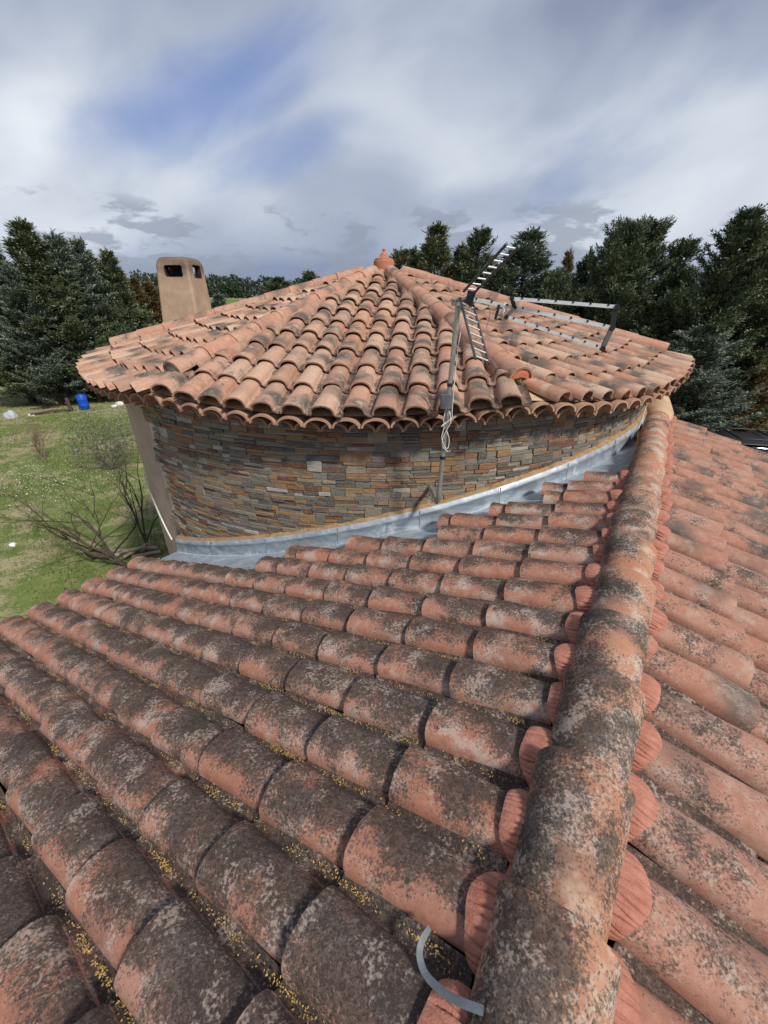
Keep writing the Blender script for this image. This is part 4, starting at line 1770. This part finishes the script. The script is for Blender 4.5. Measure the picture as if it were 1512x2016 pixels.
cyp_at(292, 552, 30.0, 2, 'cypress_rust', 1.1, 1.5, 'small rusty-topped cypress touching the chimney outline', GL)
cyp_at(318, 560, 31.0, 4, 'cypress_dark', 0.9, 1.9, 'dark cypress mostly hidden by the chimney shaft', GL)
cyp_at(10, 520, 20.3, 4, 'cypress_blue', 0.95, 5.0, 'low blue-green cypress at the front of the lawn row above the pale sack', GL)
cyp_at(120, 545, 21.8, 1, 'cypress', 0.9, 2.0, 'bushy low cypress in front of the blue-green pointed one', GL)
cyp_at(195, 585, 24.0, 3, 'cypress_dark', 0.8, 3.0, 'low dark cypress right behind the blue barrel', GL)

cyp_at(430, 578, 34.0, 0, 'cypress_blue', 1.1, 0.4, 'small young conifer beside the chimney above the tower roof line', 'young conifers past the tower', 'young_conifer')
cyp_at(549, 546, 48.0, 1, 'cypress', 1.05, 1.4, 'rounded distant conifer left of the tower finial, the wider of two', 'young conifers past the tower', 'young_conifer')
cyp_at(607, 532, 46.0, 4, 'cypress', 1.0, 2.4, 'open-topped distant conifer next to the tower finial', 'young conifers past the tower', 'young_conifer')

cyp_at(790, 488, 23.5, 4, 'cypress', 0.9, 0.3, 'first dark cypress beside the finial, with a blunt top', GR)
cyp_at(818, 484, 25.0, 2, 'cypress', 1.0, 1.3, 'slim cypress between the finial and the tall pair behind the roof', GR)
cyp_at(862, 438, 23.0, 0, 'cypress', 1.05, 0.0, 'tall slender pointed cypress between the finial and the mast', GR)
cyp_at(912, 478, 24.5, 2, 'cypress_dark', 1.1, 2.0, 'lower dark cypress squeezed behind the mast head', GR)
cyp_at(950, 446, 22.5, 4, 'cypress_dark', 0.85, 0.1, 'dense dark cypress with a ragged flat top above the raised reflector', GR)
cyp_at(1047, 450, 21.5, 0, 'cypress_blue', 1.45, 0.1, 'broad pointed blue-green cypress just right of the raised reflector', GR)
cyp_at(1124, 488, 24.0, 2, 'cypress_rust', 0.62, 0.5, 'thin spindly yellowish cypress between the two broad ones', GR)
cyp_at(1165, 500, 21.5, 4, 'cypress_dark', 0.85, 0.4, 'dark shoulder cypress at the foot of the broad windswept one', GR)
cyp_at(1240, 440, 19.5, 3, 'cypress_dark', 0.72, 0.1, 'broad windswept cypress with ragged tips above the aerial end', GR)
cyp_at(1288, 436, 20.3, 3, 'cypress_dark', 0.66, -0.1, 'windswept cypress leaning beside the broad one above the aerial end', GR)
cyp_at(1358, 466, 19.5, 4, 'cypress_dark', 0.85, 0.2, 'cypress with a drooping tip between the windswept pair and the edge giant', GR)
cyp_at(1420, 520, 20.5, 1, 'cypress_dark', 0.8, 0.8, 'lower dark cypress filling the gap before the edge giant', GR)
cyp_at(1482, 412, 17.0, 1, 'cypress_dark', 0.82, 0.0, 'giant ragged cypress at the picture edge above the car', GR)
cyp_at(1545, 430, 17.5, 0, 'cypress_dark', 1.1, 0.7, 'cypress cut off by the picture edge beside the giant one', GR)
cyp_at(1300, 590, 17.5, 4, 'cypress_dark', 1.15, 2.7, 'low dark cypress hanging over the tower eave end', GR)
cyp_at(1395, 640, 15.6, 1, 'cypress_blue', 1.25, 1.2, 'low round blue-green cypress in front of the dark ones near the car', GR)
cyp_at(1500, 690, 16.2, 1, 'cypress_rust', 1.2, 2.2, 'low yellowish bushy cypress at the edge behind the car', GR)
cyp_at(1225, 560, 18.5, 1, 'cypress_dark', 1.0, 3.2, 'low bushy cypress behind the far corner of the aerial', GR)
cyp_at(1100, 540, 20.0, 3, 'cypress_dark', 0.8, 1.2, 'low bushy dark cypress behind the aerial booms', GR)
cyp_at(985, 520, 21.0, 1, 'cypress_dark', 0.8, 4.2, 'low bushy dark cypress behind the raised reflector', GR)

# far wood that reads as one mass
g2 = np.random.default_rng(4)
P_, D_, L_, W_, N_ = [], [], [], [], []
for k in range(260):
    x = g2.uniform(-900, 240)
    y = 950 + g2.uniform(0, 120) - 0.05 * x
    hh = g2.uniform(30, 44) + max(0, (-x - 260) * 0.05)
    rad = g2.uniform(9, 17)
    m = 110
    a = g2.uniform(0, 2 * PI, m)
    zz = g2.random(m)
    r = rad * np.sqrt(np.clip(1 - (zz * 1.7 - 0.6) ** 2 / 1.25, 0.05, 1)) * g2.uniform(0.5, 1.05, m)
    P_.append(np.c_[x + r * np.cos(a), y + r * np.sin(a), hh * (0.08 + 0.9 * zz)])
    d = np.c_[np.cos(a) * 0.6, np.sin(a) * 0.6, np.full(m, 0.7)] + g2.normal(0, 0.4, (m, 3))
    D_.append(d / np.linalg.norm(d, axis=1, keepdims=True))
    L_.append(g2.uniform(3.2, 8.0, m))
    W_.append(g2.uniform(2.4, 5.2, m))
    N_.append(g2.normal(0, 1, (m, 3)))
v, f = kites(np.vstack(P_), np.vstack(D_), np.concatenate(L_), np.concatenate(W_), np.vstack(N_))
o = bpy.data.objects.new('far_forest', np_mesh('far_forest', v, f, M['forest']))
COL.objects.link(o)
tag(o, 'distant dark wood along the horizon beyond the crop field', 'forest', kind='stuff')


# ------------------------------------------------------------------ bare trees and shrubs on the lawn
def branching(seed, base, height, spread, levels=4, r0=0.05, kids=3, up=0.6, bias=(0, 0, 0)):
    g = random.Random(seed)
    b = MB()

    def grow(p, d, ln, r, lev):
        pts = [p]
        rads = [r]
        q = p.copy()
        dd = d.copy()
        n = 4
        for i in range(n):
            dd = (dd + Vector((g.gauss(0, 0.16), g.gauss(0, 0.16), g.gauss(0.03, 0.10)))).normalized()
            q = q + dd * (ln / n)
            pts.append(q.copy())
            rads.append(r * (1 - 0.55 * (i + 1) / n))
        b.tube(pts, rads, 5 if lev < 2 else 4, False)
        if lev >= levels:
            return
        for k in range(kids + (1 if lev == 0 else 0)):
            i = g.choice((1, 2, 3, 4, 4))
            nd = (dd + Vector((g.gauss(0, spread), g.gauss(0, spread), g.gauss(up * 0.4, 0.3))) + Vector(bias) * 0.3).normalized()
            grow(pts[i], nd, ln * g.uniform(0.55, 0.8), rads[i] * 0.7, lev + 1)

    for s in range(kids):
        d = Vector((g.gauss(0, spread * 0.8), g.gauss(0, spread * 0.8), up + 0.5)) + Vector(bias)
        grow(Vector(base), d.normalized(), height * g.uniform(0.36, 0.48), r0 * g.uniform(0.7, 1), 0)
    return b


p0 = Vector((-6.15, 8.9, 0))
single('bare_tree', branching(3, p0, 4.0, 0.55, 5, 0.034, 3, 0.85), M['bark_grey'], 'leafless grey tree standing upright beside the tower plaster', 'tree', loc=tuple(p0))
p0 = Vector((-6.0, 7.85, 0))
single('bare_shrub', branching(9, p0, 4.6, 0.75, 5, 0.045, 3, 0.30, (-0.7, -0.08, 0)), M['bark'], 'leafless dark shrub sprawling low towards the lawn by the eave', 'shrub', loc=tuple(p0))
p0 = on_z(86, 907, 0)
single('twiggy_shrub', branching(14, p0, 1.6, 0.5, 4, 0.014, 5, 0.8), simple_mat('twig_red', (0.17, 0.10, 0.07), (0.30, 0.20, 0.15), 9), 'small reddish twiggy shrub alone on the lawn', 'shrub', loc=tuple(p0))
# grey-green leafy shrub
p0 = on_z(222, 925, 0)
shr = empty('leafy_shrub', tuple(p0), 'thin grey-green shrub on the lawn beside the tower', 'shrub')
part('stem', branching(5, p0, 1.7, 0.5, 3, 0.025, 4, 0.8), M['bark_grey'], shr)
m = 2600
a = g2.uniform(0, 2 * PI, m)
rr_ = np.sqrt(g2.random(m)) * 1.15
zz = g2.uniform(0.5, 1.75, m)
pos = np.c_[rr_ * np.cos(a), rr_ * np.sin(a) * 0.8, zz + 0.15 * np.sin(a * 3)]
d = g2.normal(0, 0.6, (m, 3)) + np.array([0, 0, 0.5])
d /= np.linalg.norm(d, axis=1, keepdims=True)
v, f = kites(pos, d, g2.uniform(0.05, 0.12, m), g2.uniform(0.02, 0.04, m), g2.normal(0, 1, (m, 3)))
o = bpy.data.objects.new('crown', np_mesh('crown', v, f, M['shrub_grey']))
COL.objects.link(o)
o.parent = shr

# grass and flowers on the visible lawn
m = 130000
x = g2.uniform(-24, -3.2, m)
y = g2.uniform(4.5, 30, m)
d = g2.normal(0, 0.45, (m, 3)) + np.array([0, 0, 1.0])
d /= np.linalg.norm(d, axis=1, keepdims=True)
clump = 0.6 + 0.5 * np.sin(x * 1.3 + np.sin(y * 0.9) * 2) * np.sin(y * 1.1 + x * 0.4)
v, f = kites(np.c_[x, y, np.zeros(m)], d, g2.uniform(0.05, 0.15, m) * np.clip(clump, 0.3, 1.2), g2.uniform(0.012, 0.03, m), g2.normal(0, 1, (m, 3)))
o = bpy.data.objects.new('lawn_grass', np_mesh('lawn_grass', v, f, M['grass_blade']))
COL.objects.link(o)
tag(o, 'short uneven grass covering the lawn', 'grass', kind='stuff')
fx, fy = [], []
for (u_, v_, n_, sx, sy) in ((190, 860, 40, 3, 2), (60, 868, 420, 2.4, 1.0), (215, 812, 520, 2.6, 1.3), (70, 955, 420, 2.2, 1.4), (105, 965, 260, 1.6, 1.0), (30, 930, 260, 2.0, 1.5), (200, 850, 120, 2.5, 1.2), (230, 950, 110, 1.6, 1.8), (120, 800, 160, 2.0, 0.8)):
    c = on_z(u_, v_, 0)
    n_ = int(n_ * 0.6)
    fx.append(g2.normal(c.x, sx * 0.55, n_))
    fy.append(g2.normal(c.y, sy * 0.8, n_))
fx, fy = np.concatenate(fx), np.concatenate(fy)
keep = np.hypot(fx - TC.x, fy - TC.y) > 4.6
fx, fy = fx[keep], fy[keep]
m = len(fx)
d = g2.normal(0, 1, (m, 3)) * (1, 1, 0.25)
d /= np.linalg.norm(d, axis=1, keepdims=True)
v, f = kites(np.c_[fx, fy, g2.uniform(0.06, 0.16, m)], d, g2.uniform(0.028, 0.05, m), g2.uniform(0.024, 0.04, m), np.tile([0, 0, 1.0], (m, 1)))
o = bpy.data.objects.new('white_flowers', np_mesh('white_flowers', v, f, M['flower_white']))
COL.objects.link(o)
tag(o, 'small white wildflowers scattered in drifts over the lawn', 'flowers', kind='stuff')

# ------------------------------------------------------------------ things lying on the lawn
p0 = on_z(168, 806, 0)
bar = empty('plastic_barrel', tuple(p0), 'blue plastic barrel standing before the cypress row', 'barrel')
b = MB()
b.lathe([(0.000, 0.000), (0.221, 0.000), (0.246, 0.027), (0.251, 0.225), (0.259, 0.243), (0.259, 0.270), (0.251, 0.288), (0.251, 0.540), (0.259, 0.558), (0.259, 0.585), (0.251, 0.603), (0.242, 0.774), (0.212, 0.810)], tuple(p0), 20)
part('body', b, M['barrel'], bar)
b = MB()
b.lathe([(0.2125, 0.81), (0.2125, 0.79), (0.0, 0.79)], tuple(p0), 20)
part('lid', b, M['barrel'], bar)


def lump(p, sx, sy, sz, seed, mat, name, label, cat, group=None):
    g = random.Random(seed)
    b = MB()
    ph = [g.uniform(0, 6) for _ in range(6)]
    rows = []
    for i in range(8):
        th_ = PI / 2 * i / 7
        row = []
        for j in range(14):
            a = 2 * PI * j / 14
            k = 1 + 0.16 * math.sin(2 * a + ph[0] + th_) + 0.12 * math.sin(3 * a + ph[1] - 2 * th_) + 0.08 * math.sin(5 * a + ph[2])
            row.append((p.x + sx * k * math.cos(a) * math.cos(th_) ** 0.6, p.y + sy * k * math.sin(a) * math.cos(th_) ** 0.6, p.z + sz * math.sin(th_) * (1 + 0.15 * math.sin(a + ph[3]))))
        rows.append(row)
    b.grid(rows, True, True)
    return single(name, b, mat, label, cat, group, loc=tuple(p))


lump(on_z(22, 822, 0), 0.30, 0.24, 0.34, 1, M['grey_sack'], 'sack', 'pale grey sack slumped under the low cypress at the lawn edge', 'sack')
lump(on_z(65, 817, 0), 0.24, 0.14, 0.08, 2, M['white_plastic'], 'plastic_scrap', 'flat white scrap beside the pale sack', 'scrap')
lump(on_z(236, 797, 0), 0.20, 0.16, 0.22, 3, M['white_plastic'], 'plastic_bag', 'white crumpled bag on the ground near the tower eave', 'bag')
lump(on_z(225, 801, 0), 0.16, 0.14, 0.12, 4, M['white_plastic'], 'plastic_bag', 'smaller white bag lying beside the crumpled one', 'bag')
lump(on_z(25, 1073, 0), 0.10, 0.07, 0.05, 5, M['white_plastic'], 'plastic_scrap', 'white scrap alone on the near lawn', 'scrap')
# fallen pole and post by the barrel
b = MB()
q0, q1 = on_z(60, 816, 0.06), on_z(142, 806, 0.12)
b.tube([q0, (q0 + q1) / 2 + Vector((0, 0, 0.05)), q1], 0.06, 8)
single('fallen_pole', b, M['bark'], 'dark pole lying along the foot of the cypress row', 'pole', loc=tuple(q0))
p0 = on_z(141, 809, 0)
b = MB()
b.tube([p0, p0 + Vector((-0.03, 0, 0.3)), p0 + Vector((-0.05, 0, 0.72))], [0.12, 0.10, 0.085], 9)
single('stump_post', b, M['bark'], 'short dark stump beside the blue barrel', 'stump', loc=tuple(p0))
# firewood behind the near eave
rr = random.Random(17)
LOGS = ['thickest pale log at the bottom of the woodpile behind the eave corner', 'bottom log of the woodpile nearest the tower plaster', 'bottom log of the woodpile nearest the bare shrub',
        'slanting log across the middle of the woodpile', 'thin middle log of the woodpile', 'short middle log of the woodpile beside the white conduit', 'topmost log of the small woodpile']
for k in range(7):
    p0 = Vector((-5.95 + (-0.3, 0.15, -0.55, -0.1, -0.35, 0.2, -0.1)[k], 8.35 + rr.uniform(-0.12, 0.12), (0.055, 0.05, 0.05, 0.14, 0.13, 0.13, 0.22)[k]))
    a = rr.uniform(-0.4, 0.4) + (0.9 if k == 3 else 0)
    hd_ = Vector((math.cos(a), math.sin(a), rr.uniform(0, 0.12))) * (0.36, 0.33, 0.33, 0.32, 0.30, 0.2, 0.3)[k]
    r_ = (0.06, 0.045, 0.045, 0.04, 0.03, 0.045, 0.04)[k]
    b = MB()
    b.tube([p0 - hd_, p0, p0 + hd_], [r_, r_ * 1.05, r_ * 0.95], 7)
    single('firewood_log', b, M['wood_cut'], LOGS[k], 'log', 'firewood logs by the eave corner', loc=tuple(p0))

# ------------------------------------------------------------------ parked car beyond the other slope
cc = on_z(1462, 866, 1.7)
car_base = Vector((cc.x, cc.y + 0.5, 0))
car = empty('parked_car', tuple(car_base), 'white car with black roof and roof bars parked below the trees', 'car')
ca = math.radians(-14)
cx_, cy_ = Vector((math.cos(ca), math.sin(ca), 0)), Vector((-math.sin(ca), math.cos(ca), 0))


def cpt(x, y, z):
    return car_base + cx_ * x + cy_ * y + Vector((0, 0, z))


def loft(secs, nseg=None):
    b = MB()
    rows = [[cpt(*p) for p in s] for s in secs]
    b.grid(rows, True, True)
    n = len(secs[0])
    b.add(rows[0], [tuple(range(n))[::-1]], None, False)
    b.add(rows[-1], [tuple(range(n))], None, False)
    return b


def sec(x, w, z0, z1, r=0.12):
    return [(x, -w + r * 0.5, z0), (x, -w, z0 + r), (x, -w * 0.99, z1 - r), (x, -w + r, z1), (x, w - r, z1), (x, w * 0.99, z1 - r), (x, w, z0 + r), (x, w - r * 0.5, z0)]


part('body', loft([sec(-2.15, 0.72, 0.45, 0.85), sec(-2.05, 0.85, 0.32, 1.0), sec(-1.2, 0.91, 0.28, 1.08), sec(0.3, 0.92, 0.28, 1.10), sec(1.7, 0.91, 0.28, 1.12), sec(2.1, 0.86, 0.34, 1.08), sec(2.2, 0.75, 0.45, 0.9)]), M['car_white'], car)
part('window_band', loft([sec(-1.15, 0.82, 1.06, 1.12), sec(-0.55, 0.76, 1.06, 1.56), sec(0.4, 0.74, 1.06, 1.62), sec(1.5, 0.74, 1.06, 1.60), sec(1.95, 0.76, 1.06, 1.36)]), M['car_glass'], car)
part('roof', loft([sec(-0.62, 0.66, 1.54, 1.575, 0.02), sec(0.2, 0.72, 1.61, 1.66, 0.02), sec(1.2, 0.72, 1.60, 1.66, 0.02), sec(1.62, 0.70, 1.55, 1.60, 0.02)]), M['car_black'], car)
for sy in (-0.62, 0.62):
    b = MB()
    b.tube([cpt(-0.4, sy, 1.60), cpt(-0.3, sy, 1.74), cpt(0.5, sy, 1.77), cpt(1.3, sy, 1.74), cpt(1.42, sy, 1.60)], 0.026, 8)
    part('roof_rail', b, M['car_black'], car)
for xx in (0.0, 1.0):
    b = MB()
    b.tube([cpt(xx, -0.66, 1.76), cpt(xx, 0.66, 1.76)], 0.03, 8)
    part('roof_bar', b, M['car_black'], car)
for xx in (-1.35, 1.35):
    for sy in (-0.86, 0.86):
        b = MB()
        pr = [(0.0, -0.10), (0.20, -0.10), (0.31, -0.11), (0.335, -0.07), (0.335, 0.07), (0.31, 0.11), (0.20, 0.10), (0.0, 0.10)]
        rows = [[cpt(xx + r * math.cos(2 * PI * k / 18), sy + yy, 0.335 + r * math.sin(2 * PI * k / 18)) for k in range(18)] for r, yy in pr]
        b.grid(rows, True, True)
        part('wheel', b, M['tyre'], car)

# ------------------------------------------------------------------ small things on the roof
# grey packing strap caught at the head of a tile row
cl = [on_y(u_, v_, 0.5) for u_, v_ in ((845, 1828), (832, 1850), (826, 1878), (836, 1915), (866, 1948), (905, 1972), (945, 1988))]
st = []
for (u_, v_), lift_ in zip(((846, 1826), (832, 1850), (826, 1878), (836, 1915), (866, 1948), (905, 1972), (952, 1990)), (0.085, 0.095, 0.095, 0.095, 0.11, 0.125, 0.135)):
    d = ray(u_, v_)
    k_ = (HB - lift_ + MS * OFF) / (-d.z - MS * (LD.x * d.x + LD.y * d.y))
    st.append(Vector((d.x * k_, d.y * k_, CZ + d.z * k_)))
st = spline(st, 5)
b = MB()
rows = []
for i, p in enumerate(st):
    d = (st[min(i + 1, len(st) - 1)] - st[max(i - 1, 0)]).normalized()
    s_ = d.cross(Vector((0, 0, 1))).normalized()
    tw = 0.9 - 0.75 * min(1, i / 12)
    w = (s_ * math.cos(tw) + Vector((0, 0, 1)) * math.sin(tw)) * 0.0085
    nrm = d.cross(w).normalized() * 0.0007
    rows.append([p - w + nrm, p + w + nrm, p + w - nrm, p - w - nrm])
b.grid(rows, False, True)
single('packing_strap', b, M['strap'], 'grey plastic strap curled against the ridge tiles', 'strap', loc=tuple(st[-1]))

# dry yellow bits collected in the channels
g3 = np.random.default_rng(12)
P_, D_, L_, W_ = [], [], [], []
downv = np.array((LD + Vector((0, 0, -MS))).normalized())
for i in range(-6, 12):
    t = ROW0 + i * PITCHW
    for cl_ in range(260):
        n = g3.uniform(0.2, 4.7)
        dist = math.hypot(n - 0.3, t - 0.2)
        if g3.random() > math.exp(-dist / 1.1) * 0.9 + 0.012:
            continue
        if side and (roof_pt(t, n) - TC).to_2d().length < RW + 0.4:
            continue
        m = int(g3.integers(2, 6)) if g3.random() < 0.5 else int(g3.integers(12, 40))
        nn = n + g3.normal(0, 0.028, m)
        edge = g3.random() < 0.75
        tt = t - PITCHW / 2 + (0.004 if edge else -0.006) + g3.normal(0, 0.006 if edge else 0.017, m)
        for q_ in range(m):
            p = roof_pt(float(tt[q_]), float(nn[q_]), 0.018 + g3.uniform(0, 0.014))
            P_.append((p.x, p.y, p.z))
P_ = np.array(P_)
m = len(P_)
D_ = g3.normal(0, 1, (m, 3)) * (1, 1, 0.5)
D_ /= np.linalg.norm(D_, axis=1, keepdims=True)
v, f = kites(P_, D_, g3.uniform(0.004, 0.011, m), g3.uniform(0.0025, 0.005, m), g3.normal(0, 0.5, (m, 3)) + np.array([0, 0, 1.0]))
o = bpy.data.objects.new('dry_blossom_litter', np_mesh('dry_blossom_litter', v, f, M['yellow_bits']))
COL.objects.link(o)
tag(o, 'dry yellow blossom bits gathered in the tile channels', 'litter', kind='stuff')
